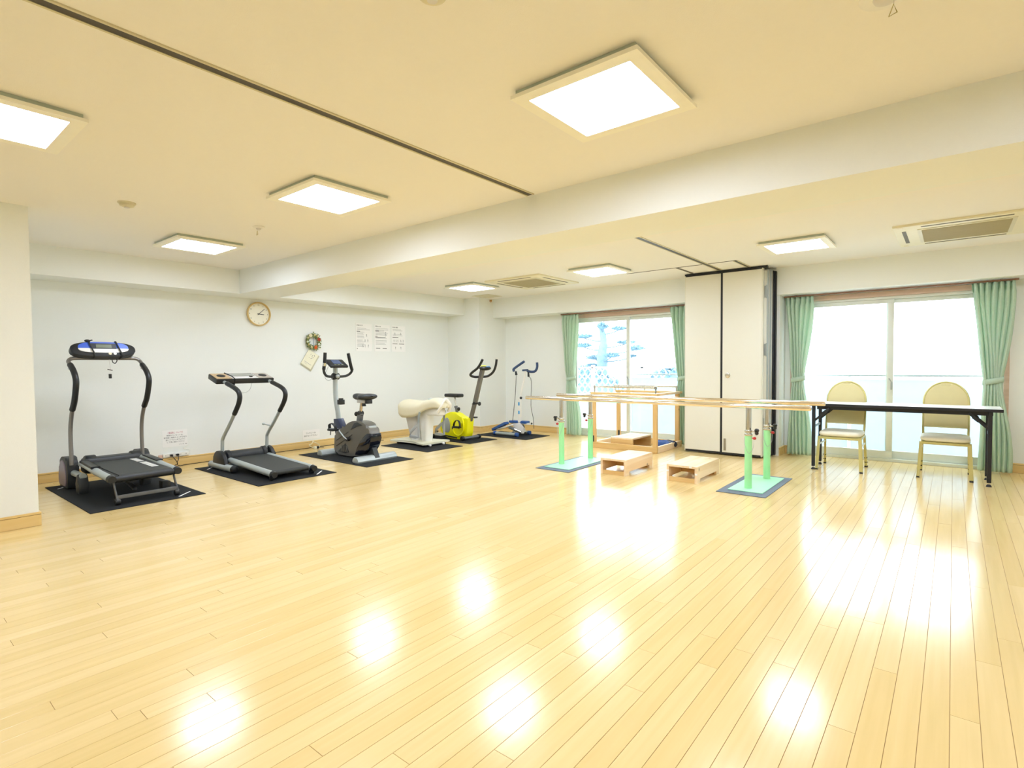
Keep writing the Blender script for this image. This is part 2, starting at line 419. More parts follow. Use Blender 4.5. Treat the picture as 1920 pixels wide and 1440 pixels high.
# ------------------------------------------------------------------ windows
def window(n, x0, x1, latch_right):
    t = thing('window_%d' % n, ((x0 + x1) / 2, YF + .05, 0), kind='structure')
    xm = (x0 + x1) / 2
    MB().box(x0 - .03, x1 + .03, 7.60, 7.66, WT - .045, WT + .012, .003).box(x0 - .03, x0 + .012, 7.60, 7.66, 0, WT - .045, .003).box(x1 - .012, x1 + .03, 7.60, 7.66, 0, WT - .045, .003).build('window_frame', FRAMEW, t)
    MB().box(x0 + .012, x1 - .012, 7.635, 7.76, 0, .035, .003).box(x0 + .012, x1 - .012, 7.645, 7.76, WT - .075, WT - .045, .003).box(x0 + .012, x0 + .04, 7.65, 7.76, .035, WT - .075).box(x1 - .04, x1 - .012, 7.65, 7.76, .035, WT - .075).build('sash_track', ALU, t, False)
    for i, (a, b_, yy) in enumerate(((x0 + .04, xm + .04, 7.675), (xm - .035, x1 - .04, 7.72))):
        s_ = MB(); zb, zt = .036, WT - .076
        s_.box(a, b_, yy - .016, yy + .016, zb, zb + .085, .003).box(a, b_, yy - .016, yy + .016, zt - .045, zt, .003)
        s_.box(a, a + .045, yy - .016, yy + .016, zb + .085, zt - .045, .003).box(b_ - .06, b_, yy - .016, yy + .016, zb + .085, zt - .045, .003)
        so = s_.build('sash', ALU, t)
        MB().box(a + .04, b_ - .055, yy - .003, yy + .003, zb + .08, zt - .04).build('glass_pane', GLASS, so, False)
        if i == 0:
            MB().box(b_ - .022, b_ - .006, yy - .04, yy - .016, .84, .93, .004).bar((b_ - .014, yy - .035, .93), (b_ - .04, yy - .035, .97), .012, .012, .003).build('crescent_latch', ALUD, so)
    return t
window(1, *W1, True); window(2, *W2, True)
# curtain rails
for (a, b_, lb) in ((-5.03, -2.79, 'brown curtain rail above the far garden window'), (-1.665, 0.50, 'brown curtain rail above the window behind the gold chairs')):
    t = thing('curtain_rail', ((a + b_) / 2, 7.5, ZS - .03), lb, 'curtain rail')
    MB().box(a, b_, 7.47, 7.50, ZS - .026, ZS - .008, .003).build('rail_body', mat('brown_rail', '8A6450', .4), t)
    for q in (a + .12, b_ - .14): MB().box(q, q + .02, 7.47, 7.60, ZS - .008, ZS, 0).build('rail_bracket', ALUD, t, False)

def curtain(top, tie, bot, label, folds=8, ztie=.955, yc=7.485, ztop=1.972, seed=1):
    rnd = random.Random(seed); ph = [rnd.uniform(-.3, .3) for _ in range(40)]; am = [rnd.uniform(.7, 1.15) for _ in range(40)]
    t = thing('curtain', ((top[0] + top[1]) / 2, yc, 0.02), label, 'curtain', 'mint green curtains tied back at the windows')
    z0 = .02
    def ss(u): return u * u * (3 - 2 * u)
    def f(u, v):
        z = z0 + (ztop - z0) * v
        if z > ztie:
            q = ((z - ztie) / (ztop - ztie)); q = 1 - (1 - q) ** 1.5 if True else q
            a = tie[0] + (top[0] - tie[0]) * q; b_ = tie[1] + (top[1] - tie[1]) * q
        else:
            q = ss(min(1, (ztie - z) / (ztie - z0) * 1.15)) ** .8
            a = tie[0] + (bot[0] - tie[0]) * q; b_ = tie[1] + (bot[1] - tie[1]) * q
        x_ = a + (b_ - a) * u
        k = int(u * folds); wob = ph[k] + .25 * math.sin(3 * z + k)
        amp = .046 * am[k % 40]
        if abs(z - ztie) < .12: amp *= .45 + .55 * abs(z - ztie) / .12
        s_ = math.sin(u * folds * 2 * PI + wob * .6 * (1 - v))
        if z > ztop - .09:                                   # pinch pleats under the heading
            s_ = math.copysign(abs(s_) ** .5, s_); amp = .022 + .014 * (ztop - z) / .09
        y_ = yc + s_ * amp + .006 * math.sin(u * folds * 4 * PI + 1 + z)
        x_ += .012 * math.cos(u * folds * 2 * PI) * (1 if z < ztop - .1 else .3) + .008 * math.sin(5 * z + k)
        return Vector((x_, y_, z))
    MB().grid(f, folds * 14, 56).build('curtain_cloth', CURT, t, solid=.0025)
    m_ = (tie[0] + tie[1]) / 2; hw = (tie[1] - tie[0]) / 2 + .018
    zz = [-.026, 0, .026]
    def band(u, v):
        a = 2 * PI * u; sl = .018 * math.cos(a)
        return Vector((m_ + hw * math.cos(a), yc + .043 * math.sin(a), ztie - .028 + .056 * v + sl))
    MB().grid(band, 32, 2, True).build('tieback', CURT, t, solid=.004)
    return t
curtain((-5.02, -4.70), (-4.91, -4.77), (-4.93, -4.66), 'mint green curtain at the left of the garden window by the blue stepper', 6, seed=2, ztie=.93)
curtain((-3.16, -2.86), (-3.03, -2.90), (-3.08, -2.83), 'mint green curtain partly hidden behind the folded partition', 5, seed=3, ztie=.96)
curtain((-1.65, -1.34), (-1.56, -1.44), (-1.63, -1.36), 'narrow mint green curtain between the folded partition and the left gold chair', 6, seed=4)
curtain((0.135, 0.475), (0.255, 0.385), (0.205, 0.465), 'mint green curtain right of the table, beside the bare wall end', 7, seed=5)

# ------------------------------------------------------------------ outside
tag(MB().box(-9, 6, YF + .16, 9.45, -.2, -.03).build('balcony_floor', BALC, smooth=False), kind='structure')
tag(MB().box(-60, 60, 9.45, 90, -1.0, -.6).build('ground', GROUND, smooth=False), kind='structure')
par = thing('balcony_railing', (-1, 8.6, 0), 'balcony railing of frosted panels under a grey handrail', 'railing')
pa = -4.33; PW_ = 1.62
xx = pa
while xx < 5:
    MB().box(xx + .02, xx + PW_ - .02, 8.59, 8.61, .0, .93, .004).build('frosted_panel', FROST, par); 
    MB().box(xx - .015, xx + .015, 8.585, 8.625, -.03, .975, .003).build('railing_post', ALU, par)
    xx += PW_
MB().box(pa - .02, xx, 8.575, 8.635, .972, .998, .004).build('handrail', ALUD, par)
lat = thing('lattice_fence', (-5.6, 9.3, -.03), 'white ogee lattice fence standing on a low white wall outside', 'fence')
MB().box(-9, -3.9, 9.27, 9.35, -.03, .56).build('low_wall', OUTW, lat, False)
MB().box(-9, -3.9, 9.27, 9.33, 1.085, 1.115, .004).box(-9, -3.9, 9.28, 9.32, .56, .59).build('fence_rail', OUTW, lat)
for px_ in (-7.6, -6.55, -5.5, -4.45):
    MB().box(px_ - .03, px_ + .03, 9.27, 9.33, .56, 1.15, .004).build('fence_post', OUTW, lat)
lt = MB(); st = .13
for i in range(-2, 42):
    x_ = -9 + i * st
    for sgn in (1, -1):
        pts = []
        for j in range(15):
            q = j / 14; ph_ = q * 2 * PI * 1.5
            pts.append((x_ + sgn * st / 2 * math.sin(ph_) , 9.30 + .004 * sgn, .59 + .5 * q))
        if pts[0][0] > -9 and x_ < -3.95: lt.tube(pts, .011, 5)
lo = lt.build('lattice', OUTW, lat); lo['kind'] = 'stuff'

for bi, (bx_, bh) in enumerate(((-8.6, 1.05), (-7.5, 1.12), (-6.4, 1.0), (-5.2, 1.08))):
    rb_ = random.Random(20 + bi); bb = MB(); YB_ = 11.0 + 1.25 * (bi % 2)
    for k in range(700):
        a = rb_.uniform(0, 2 * PI); e_ = rb_.uniform(-.2, 1) * PI / 2
        c = Vector((bx_ + .62 * math.cos(a) * math.cos(e_), YB_ + .45 * math.sin(a) * math.cos(e_), -.1 + (bh + .1) * (.5 + .5 * math.sin(e_)) - rb_.random() * .08))
        d = Vector((rb_.gauss(0, 1), rb_.gauss(0, 1), rb_.gauss(.3, 1))).normalized() * .09; e = d.cross(Vector((rb_.gauss(0, 1), 1, rb_.gauss(0, 1)))).normalized() * .03
        v = [bb.bm.verts.new(c - e), bb.bm.verts.new(c + e), bb.bm.verts.new(c + d)]; bb.bm.faces.new(v)
    bb.ball((bx_, YB_, .2), (.6, .42, bh - .25), 14, 8)
    tag(bb.build('garden_bush', NEEDLE, None, False), ['clipped bush behind the lattice fence, farthest left', 'clipped bush behind the lattice fence, second from left', 'clipped bush behind the lattice fence, third from left', 'clipped bush behind the lattice fence, farthest right'][bi], 'bush', 'bushes behind the lattice fence')
tree = thing('pine_tree', (-7.4, 13, -.6), 'cloud-pruned pine tree outside the far window', 'tree')
MB().tube([(-7.42, 13, -.6), (-7.40, 13, 1.1), (-7.40, 13, 1.5), (-7.36, 13, 1.75), (-7.40, 13, 2.05), (-7.48, 13, 2.35)], [.17, .15, .12, .09, .07, .03], 10, sm=4).build('trunk', BARK, tree)
pads = [(-7.88, 1.92, .28, .06), (-7.88, 1.67, .25, .06), (-7.82, 1.345, .27, .075), (-7.74, 1.13, .17, .05), (-6.9, 2.10, .2, .05), (-6.85, 1.74, .27, .055), (-6.97, 1.38, .2, .07), (-6.36, 1.56, .22, .07), (-6.50, 1.36, .09, .03), (-7.30, 2.16, .16, .09), (-7.5, 2.42, .16, .05)]
rn = random.Random(4)
for i, (x_, z_, rx, rz) in enumerate(pads):
    y_ = 13 + rn.uniform(-.4, .4)
    MB().tube([(-7.40, 13, z_ - .12), ((x_ - 7.40) / 2, (y_ + 13) / 2, z_ - .10), (x_, y_, z_ - .02)], [.022, .016, .01], 6, sm=3).build('branch', BARK, tree)
    pb = MB()
    for k in range(420):
        a = rn.uniform(0, 2 * PI); rr = math.sqrt(rn.random()); zz = rn.uniform(-.3, 1) * (1 - rr * rr) ** .5
        c = Vector((x_ + rx * rr * math.cos(a), y_ + rx * rr * math.sin(a), z_ + rz * 1.25 * zz))
        d = Vector((rn.gauss(0, 1), rn.gauss(0, 1), abs(rn.gauss(0, .8)))).normalized() * .07
        e = d.cross(Vector((rn.gauss(0, 1), rn.gauss(0, 1), rn.gauss(0, 1)))).normalized() * .012
        v = [pb.bm.verts.new(c - e), pb.bm.verts.new(c + e), pb.bm.verts.new(c + d)]; pb.bm.faces.new(v)
    pb.ball((x_, y_, z_), (rx * .8, rx * .8, rz * .6), 12, 6)
    o = pb.build('foliage_pad', NEEDLE, tree, False)

# ------------------------------------------------------------------ ceiling fixtures
def lamp(x_, y_, label):
    t = thing('ceiling_light', (x_, y_, ZC - .045), label, 'ceiling light', 'square white ceiling lights')
    z0, z1 = ZC - .038, ZC - .022; h = .295; i_ = .238
    MB().box(x_ - .28, x_ + .28, y_ - .28, y_ + .28, z1, ZC + .001, .002, 1).build('lamp_housing', mat('lamp_housing', 'B4BEB2', .5), t)
    f = MB()
    for sx, sy, sw in ((1, 1, 0), (1, 1, 1), (-1, -1, 0), (-1, -1, 1)):
        q = [(-h, -h), (h, -h), (i_, -i_), (-i_, -i_)] if not sw else [(-h, -h), (-i_, -i_), (-i_, i_), (-h, h)]
        f.prism([(x_ + sx * u, y_ + sy * v) for u, v in q], 'xy', z0, z1)
    bmesh.ops.remove_doubles(f.bm, verts=f.bm.verts, dist=1e-5)
    f.build('lamp_frame', mat('lamp_frame', 'F6F4E8', .45), t)
    MB().box(x_ - i_, x_ + i_, y_ - i_, y_ + i_, z0 + .004, z1 - .003).build('diffuser', LAMPE, t, False)
    return t
L0 = lamp(-1.20, 2.14, 'large square ceiling light nearest the camera, right of the long track')
for (x_, y_, lb) in ((-3.34, 2.14, 'square ceiling light at mid left, in front of the long beam'), (-5.55, 2.16, 'square ceiling light near the wall with the clock'), (-3.43, .46, 'square ceiling light cut by the left edge of the view'),
                     (-5.52, 5.88, 'square ceiling light farthest off, beside the corner pillar'), (-3.40, 5.92, 'square ceiling light beyond the beam, next to the far air conditioner'), (-1.21, 5.93, 'square ceiling light beyond the beam, right of the folded partition'),
                     (-5.60, 4.12, 'square ceiling light behind the beam, near the posters'), (-3.40, 4.12, 'square ceiling light behind the beam at mid room'), (-1.20, 4.12, 'square ceiling light behind the beam, near the table side'),
                     (1.0, 2.14, 'square ceiling light out to the right in front of the beam'), (1.0, 5.93, 'square ceiling light out to the right near the window wall'), (-1.2, .46, 'square ceiling light above and behind the view')):
    dup(L0, (x_, y_, ZC - .045), lb)

def aircon(x0, x1, y0, y1, label):
    cx, cy = (x0 + x1) / 2, (y0 + y1) / 2
    t = thing('ceiling_air_conditioner', (cx, cy, ZC - .022), label, 'air conditioner', 'cassette air conditioners')
    MB().box(x0, x1, y0, y1, ZC - .02, ZC + .001, .006).build('panel', ACW, t)
    gx0, gx1, gy0, gy1 = x0 + .2 * (x1 - x0), x1 - .2 * (x1 - x0), y0 + .2 * (y1 - y0), y1 - .2 * (y1 - y0)
    MB().box(gx0 - .03, gx1 + .03, gy0 - .03, gy1 + .03, ZC - .026, ZC - .019, .003).build('grille_frame', mat('grille_frame', 'DAD6BE', .45), t)
    g = MB()
    n = 26
    for i in range(n):
        yy = gy0 + (gy1 - gy0) * (i + .5) / n
        g.box(gx0, gx1, yy - .004, yy + .004, ZC - .031, ZC - .025)
    g.box(gx0, gx1, gy0, gy1, ZC - .0275, ZC - .0255)
    g.build('intake_grille', ACG, t, False)
    d = mat('louver_gap', '5E563C', .6)
    lx = .07
    MB().box(gx0, gx1, y0 + .055, y0 + .085, ZC - .0215, ZC - .019).build('louver_slot', d, t, False)
    MB().box(gx0, gx1, y1 - .085, y1 - .055, ZC - .0215, ZC - .019).build('louver_slot', d, t, False)
    MB().box(x0 + .055, x0 + .085, gy0, gy1, ZC - .0215, ZC - .019).build('louver_slot', d, t, False)
    MB().box(x1 - .085, x1 - .055, gy0, gy1, ZC - .0215, ZC - .019).build('louver_slot', d, t, False)
    for (sx, sy) in ((-1, -1), (-1, 1), (1, -1), (1, 1)):
        qx, qy = cx + sx * ((x1 - x0) / 2 - .05), cy + sy * ((y1 - y0) / 2 - .05)
        MB().box(qx - .02, qx + .02, qy - .03, qy + .03, ZC - .0225, ZC - .019, .002, 1).build('corner_cover', ACW, t)
aircon(-5.08, -4.14, 5.66, 6.62, 'cream cassette air conditioner in the far ceiling between two lights')
aircon(-.43, .55, 5.77, 6.75, 'cream cassette air conditioner above the window, cut by the right edge')

def dome(name, x_, y_, r, h, label, cat, m=None):
    t = thing(name, (x_, y_, ZC - h), label, cat)
    MB().tube([(x_, y_, ZC + .001), (x_, y_, ZC - h * .25), (x_, y_, ZC - h * .3), (x_, y_, ZC - h * .75), (x_, y_, ZC - h)], [r, r, r * .85, r * .8, r * .45], 24).build('cover', m or mat('detector_plastic', 'D8D2B8', .5), t)
    MB().cyl((x_, y_, ZC - h), (x_, y_, ZC - h - .006), r * .3).build('sensor', PALEG, t)
    return t
dome('smoke_detector', -4.58, 1.31, .055, .032, 'round cream smoke detector on the ceiling at left', 'smoke detector')
dome('smoke_detector', -1.285, 1.20, .055, .03, 'smoke detector cut off by the top edge of the view', 'smoke detector')
def pull_light(x_, y_, r, label, cl_=.063):
    t = thing('emergency_light', (x_, y_, ZC - .03), label, 'emergency light')
    MB().tube([(x_, y_, ZC + .001), (x_, y_, ZC - .008), (x_, y_, ZC - .014)], [r, r, r * .8], 28).build('base_ring', WHITEP, t)
    MB().tube([(x_, y_, ZC - .013), (x_, y_, ZC - .022), (x_, y_, ZC - .03)], [r * .5, r * .42, r * .2], 20).build('bulb_lens', PALEG, t)
    cx_ = x_ + r * .3
    MB().tube([(cx_, y_ - r * .4, ZC - .012), (cx_, y_ - r * .4, ZC - .012 - cl_)], .0012, 5).build('pull_cord', PALEG, t)
    a = ZC - .012 - cl_
    MB().tube([(cx_, y_ - r * .4, a), (cx_ + .009, y_ - r * .4, a - .028), (cx_ - .012, y_ - r * .4, a - .034)], .002, 6, closed=True).build('pull_triangle', mat('pull_plastic', 'BCB078', .5), t)
pull_light(-.185, 2.14, .075, 'white round emergency light with a triangular pull cut by the top edge', .045)
pull_light(-4.53, 2.23, .045, 'small round emergency light with pull cord between two ceiling lights', .03)
hatch = thing('ceiling_hatch', (-6.05, 6.85, ZC - .006), 'flat square ceiling panel next to the corner pillar', 'ceiling panel')
MB().box(-6.32, -5.95, 6.72, 7.08, ZC - .006, ZC + .001, .003).build('cover_plate', mat('hatch', 'D6CFB4', .6), hatch)
hk = MB().tube([(-6.32, 7.22, ZC - .02), (-6.32, 7.22, ZC - .05), (-6.32, 7.20, ZC - .06), (-6.32, 7.18, ZC - .05)], .006, 8, sm=4)
hk.cyl((-6.35, 7.22, ZC - .03), (-6.318, 7.22, ZC - .03), .014)
tag(hk.build('wall_hook', mat('brass_hook', 'C89858', .35, .6)), 'small brass hook high on the corner pillar', 'hook')

# ------------------------------------------------------------------ folding partition
pt = thing('folding_partition', (-2.25, 7.1, 0), 'tall cream folding partition stacked in front of the window pillar', 'partition')
def leaf(x0, x1, y0, y1, ang=0, front=True, edge='R'):
    p = MB().box(x0 + .012, x1 - .012, y0 + .0, y1, .04, 2.288, .002, 1).build('panel', PANEL, pt)
    for a_, b_ in ((x0, x0 + .012), (x1 - .012, x1)):
        MB().box(a_, b_, y0 + .001, y1, .02, 2.30).build('panel_edge', BLACKM if a_ > -2.3 and b_ < -2.2 else mat('panel_side', 'DAD8C8', .5), p, False)
    for a_, b_ in ((.014, .04), (2.288, 2.30)): MB().box(x0 + .012, x1 - .012, y0 + .002, y1, a_, b_).build('panel_shoe', BLACKM, p, False)
    return p
PA = leaf(-2.745, -2.272, 6.985, 7.035)
PB = leaf(-2.268, -1.785, 6.975, 7.030)
for i, (yy, dx) in enumerate(((7.045, .03), (7.115, .045), (7.185, .06))):
    q = MB().box(-2.73, -1.79 + dx, yy, yy + .045, .03, 2.28, .002, 1).build('panel', PANEL, pt)
    MB().box(-1.79 + dx, -1.776 + dx, yy + .004, yy + .041, .02, 2.285, .002, 1).build('panel_edge', SILVER if i < 2 else BLACKM, q)
    MB().box(-1.79 + dx, -1.782 + dx, yy + .041, yy + .062, .02, 2.285).build('edge_seal', BLACKM, q, False)
MB().box(-1.78, -1.700, 7.235, 7.285, .02, 2.285, .002, 1).build('end_post', BLACKM, pt)
for z_ in (.35, 1.25, 1.95):
    MB().box(-1.782, -1.752, 7.032, 7.050, z_, z_ + .14, .002, 1).cyl((-1.756, 7.034, z_ - .01), (-1.756, 7.034, z_ + .15), .008).build('hinge', ALUD, pt)
MB().box(-2.75, -1.74, 6.995, 7.05, 2.30, ZC - .006).build('top_rail', BLACKM, pt, False)
MB().tube([(-2.19, 6.977, 1.01), (-2.19, 6.966, 1.01), (-2.19, 6.964, 1.01)], [.032, .032, .024], 24).tube([(-2.21, 6.962, 1.01), (-2.17, 6.962, 1.01)], .006, 8).build('round_pull', CHROME, pt)
MB().box(-2.235, -2.208, 6.968, 6.977, .065, .215, .002, 1).build('lock_plate', mat('lock_plate', '9C9684', .4, .5), pt)

# ------------------------------------------------------------------ exercise mats
def exmat(x0, x1, y0, y1, label, strips=True, rot=0, m=None):
    t = thing('exercise_mat', ((x0 + x1) / 2, (y0 + y1) / 2, 0), label, 'mat', 'black rubber floor mats')
    MB().box(x0, x1, y0, y1, 0.0005, .006, .002, 1).build('mat_sheet', m or MATBLK, t)
    if strips:
        for (xa, ya, xb, yb) in ((x0 + .06, y0 + .20, x0 + .20, y0 + .06), (x1 - .20, y1 - .06, x1 - .06, y1 - .20)):
            MB().bar((xa, ya, .0068), (xb, yb, .0068), .014, .001).build('corner_strip', PAPER, t, False)
    t.rotation_euler.z = rot
    return t
exmat(-6.82, -5.29, 1.20, 2.06, 'black mat under the treadmill with the blue console')
exmat(-6.72, -5.20, 2.50, 3.36, 'black mat under the low silver treadmill')
exmat(-6.66, -5.19, 3.74, 4.44, 'black mat under the grey exercise bike', False)
exmat(-6.45, -5.45, 4.90, 5.58, 'black mat under the cream riding machine', False)
exmat(-6.55, -5.52, 5.80, 6.42, 'black mat under the yellow exercise bike', False)
exmat(-6.17, -5.11, 6.62, 6.90 + .36, 'black mat under the blue stepper in the corner', False)
exmat(-3.62, -3.18, 4.86, 5.86, 'slate grey mat under the far left bar stand', False, m=SLATEM)
exmat(-1.65, -1.23, 4.94, 5.94, 'slate grey mat under the near right bar stand', False, m=SLATEM)
MZ = .006

# ------------------------------------------------------------------ treadmill 1
t = thing('treadmill', (-6.0, 1.63, MZ), 'chrome treadmill with an oval blue and white console, leftmost machine', 'treadmill')
YA, YB = 1.34, 1.92
up = [(-6.47, .24), (-6.48, .46), (-6.46, .62), (-6.38, .77), (-6.30, .85), (-6.24, .96), (-6.22, 1.05), (-6.29, 1.13), (-6.40, 1.19), (-6.46, 1.225)]
def arch(Y0, Y1, prof, ztop, xt):
    a = [(x_, Y0, z_) for x_, z_ in prof]; b_ = [(x_, Y1, z_) for x_, z_ in prof][::-1]
    return a + [(xt, Y0 + .03, ztop), (xt, Y0 + .10, ztop + .004), (xt, (Y0 + Y1) / 2, ztop + .004), (xt, Y1 - .10, ztop + .004), (xt, Y1 - .03, ztop)] + b_
MB().tube(arch(YA, YB, up, 1.25, -6.475), .0175, 12, sm=4).build('upright_frame', STEELD, t)
for yy in (YA, YB):
    MB().tube([(x_, yy, z_) for x_, z_ in up[3:9]], .0245, 14, sm=5).build('foam_grip', BLKPL, t)
    MB().ball((-6.365, yy - .005, 1.155), (.02, .022, .014)).build('grip_sensor', mat('grip_button', 'D6D67A' if yy > 1.5 else 'D8D8D8', .4), t)
# console
cyy, cz, cx_ = 1.61, 1.335, -6.44
tilt = Matrix.Rotation(math.radians(-28), 3, 'Y')
def con(p): return Vector((cx_, cyy, cz)) + tilt @ Vector(p)
cb = MB()
def ell(n, a, b_, ex=2.6):
    out = []
    for i in range(n):
        th = 2 * PI * i / n; c, s_ = math.cos(th), math.sin(th)
        out.append((a * math.copysign(abs(c) ** (2 / ex), c), b_ * math.copysign(abs(s_) ** (2 / ex), s_)))
    return out
def slab(mb, poly, d0, d1, dz=0, dy=0, bevk=.85):
    A = [mb.bm.verts.new(con((d0, y_ + dy, z_ + dz))) for y_, z_ in poly]
    Mv = [mb.bm.verts.new(con((d1 - .008, y_ + dy, z_ + dz))) for y_, z_ in poly]
    B = [mb.bm.verts.new(con((d1, y_ * .96 + dy, z_ * bevk + dz))) for y_, z_ in poly]
    n = len(poly)
    for i in range(n):
        j = (i + 1) % n
        mb.bm.faces.new((A[i], A[j], Mv[j], Mv[i])); mb.bm.faces.new((Mv[i], Mv[j], B[j], B[i]))
    mb.bm.faces.new(A[::-1]); mb.bm.faces.new(B)
slab(cb, ell(40, .262, .082), -.045, .02)
console = cb.build('console', BLKPL, t)
fp = ell(36, .208, .066, 3)
mbp = MB(); slab(mbp, [(y_, max(z_, -.004)) for y_, z_ in fp], .019, .0235, .008, bevk=1); mbp.build('blue_panel', BLUEF, console)
mbp = MB(); slab(mbp, [(y_, min(z_, -.004) * .75) for y_, z_ in fp], .019, .0235, .008, bevk=1); mbp.build('white_panel', WHITEP, console)
mbp = MB(); slab(mbp, [(-.105, -.008), (.105, -.008), (.105, .05), (-.105, .05)], .022, .027, .008, bevk=1); mbp.build('display_bezel', BLKPL, console)
mbp = MB(); slab(mbp, [(-.065, 0), (.065, 0), (.065, .036), (-.065, .036)], .026, .029, .008, bevk=1); mbp.build('display', LCD, console)
for dy, mm in ((.042, mat('button_cream', 'D8CFA8', .4)), (.082, WHITEP)):
    MB().cyl(con((.015, dy, -.053)), con((.026, dy, -.053)), .013).build('button', mm, console)
for dy in (-.115, .105):
    MB().tube([con((.03, dy, .075)), con((.034, dy + .01, .02)), con((.03, dy + .03, -.06)), con((-.005, dy + .03, -.085)), con((-.05, dy + .02, -.06)), con((-.05, dy, .07)), con((0, dy, .092))], .007, 6, closed=True, sm=3, flat=(1, .6)).build('strap', BLACKT, console)
MB().ball(con((.0, -.115, .098)), (.02, .025, .014)).tube([con((0, -.10, .10)), con((0, -.075, .108))], .006, 6).build('strap_knot', BLACKT, console)
MB().tube([(-6.45, 1.655, 1.245), (-6.45, 1.665, 1.15), (-6.45, 1.66, 1.13)], .0018, 5).build('safety_cord', PALEG, t)
MB().box(-6.46, -6.44, 1.648, 1.672, 1.055, 1.10, .005).bar((-6.45, 1.64, 1.145), (-6.45, 1.68, 1.135), .008, .008).build('safety_clip', BLKPL, t)
MB().tube([(-6.45, 1.68, 1.245), (-6.45, 1.685, 1.215), (-6.45, 1.705, 1.205), (-6.45, 1.72, 1.23), (-6.45, 1.715, 1.25)], .004, 6, sm=4).build('console_cable', BLKPL, t)
# base
for yy, s_ in ((1.30, 1), (1.90, 1)):
    MB().prism([(-6.80, MZ), (-6.82, .14), (-6.79, .24), (-6.70, .30), (-6.58, .305), (-6.50, .26), (-6.49, .10), (-6.53, MZ)], 'xz', yy + .01, yy + .10, .02, sm=4).build('side_cover', DKPL, t)
MB().prism([(-6.78, .03), (-6.80, .13), (-6.75, .23), (-6.67, .27), (-6.58, .24), (-6.54, .12), (-6.57, .03)], 'xz', 1.304, 1.311, .002, sm=4).build('cover_disc', LAVG, t)
MB().box(-6.52, -6.36, 1.41, 1.90, .15, .30, .045, 4).build('motor_hood', DKPL, t)
for yy in (1.43, 1.80): MB().cyl((-6.44, yy, .24), (-6.44, yy + .09, .24), .082, seg=22, bev=.01).build('hood_collar', BLKPL, t)
for yy in (1.36, 1.86):
    MB().cyl((-6.50, yy, .16), (-6.18, yy, .165), .028).build('foot_tube', SILVER, t)
    MB().prism([(-6.27, MZ), (-6.27, .13), (-6.22, .185), (-6.17, .13), (-6.165, MZ)], 'xz', yy - .04, yy + .04, .02, sm=3).build('foot_post', DKPL, t)
MB().tube([(-6.42, 1.42, .225), (-6.42, 1.42, .225)], .01, 6)
deck = MB(); deck.bar((-6.40, 1.64, .235), (-5.50, 1.64, .225), .44, .035, .006); dk = deck.build('belt_deck', BLKPL, t)
MB().bar((-6.42, 1.65, .258), (-5.50, 1.65, .247), .40, .006).cyl((-5.50, 1.45, .216), (-5.50, 1.85, .216), .034, seg=20).build('running_belt', BELT, t)
MB().cyl((-5.485, 1.40, .214), (-5.485, 1.90, .214), .026).build('rear_roller', BLKPL, t)
for yy, e in ((1.405, -1), (1.885, 1)):
    r_ = MB().tube([(-6.42, yy, .25), (-6.25, yy + e * .005, .255), (-6.05, yy + e * .01, .245), (-5.8, yy + e * .012, .232), (-5.50, yy + e * .01, .222)], [.034, .036, .036, .034, .034], 14, sm=3, flat=(.9, .85)).build('side_rail', SILVER, t)
    MB().bar((-6.30, yy + e * .008, .286), (-5.92, yy + e * .012, .270), .06, .012, .005).build('foot_pad', BLKPL, r_)
    MB().cyl((-5.50, yy + e * .01, .22), (-5.455, yy + e * .01, .219), .036, .030, 18).build('end_cap', BLKPL, r_)
    MB().tube([(-5.52, yy - e * .012, .205), (-5.50, yy - e * .012, .17), (-5.47, yy - e * .012, .12), (-5.43, yy - e * .012, .065), (-5.42, yy - e * .012, .04)], .013, 8, sm=3, flat=(.6, 1.2)).build('rear_leg', SILVERD, t)
    MB().cyl((-5.43, yy - e * .015 - .02, MZ + .027), (-5.43, yy - e * .015 + .02, MZ + .027), .027, bev=.004).build('rear_wheel', BLKPL, t)
MB().bar((-5.435, 1.41, .07), (-5.435, 1.875, .07), .022, .03, .003).build('leg_crossbar', SILVERD, t)
MB().bar((-6.3, 1.64, .14), (-5.75, 1.64, .06), .03, .02).build('lift_strut', SILVERD, t)
MB().box(-5.66, -5.57, 1.80, 1.87, .02, .12, .01).build('rear_block', BLKPL, t)
bl = MB()
for (x0, n_, yy) in ((-6.30, 4, 1.785), (-6.02, 6, 1.785)):
    for i in range(n_):
        bl.box(x0 + i * .058, x0 + i * .058 + .046, yy - .028, yy + .028, .2606 - (x0 + 6.42 + i * .058) * .0119, .2620 - (x0 + 6.42 + i * .058) * .0119)
bl.build('belt_lettering', WHITEP, t, False)

# ------------------------------------------------------------------ treadmill 2
t = thing('treadmill', (-6.0, 2.91, MZ), 'low silver treadmill with a flat tray console and black foam grips', 'treadmill')
YA, YB = 2.66, 3.17
up = [(-6.37, .08), (-6.355, .30), (-6.33, .37), (-6.17, .52), (-6.04, .65), (-5.93, .77), (-5.905, .86), (-5.98, .92), (-6.20, .978), (-6.32, 1.005)]
for yy in (YA, YB):
    MB().tube([(x_, yy, z_) for x_, z_ in up], .0185, 12, sm=5).build('upright', SILVER, t)
    MB().tube([(x_, yy, z_) for x_, z_ in up[4:9]], .025, 14, sm=5).build('foam_grip', BLKPL, t)
MB().tube([(-6.21, 3.15, .47), (-6.24, 3.09, .49)], .008, 8).ball((-6.245, 3.08, .495), (.012, .02, .016)).build('side_knob', SILVER, t)
tl2 = Matrix.Rotation(math.radians(16), 3, 'Y')
def c2(p): return Vector((-6.36, 2.90, 1.025)) + tl2 @ Vector(p)
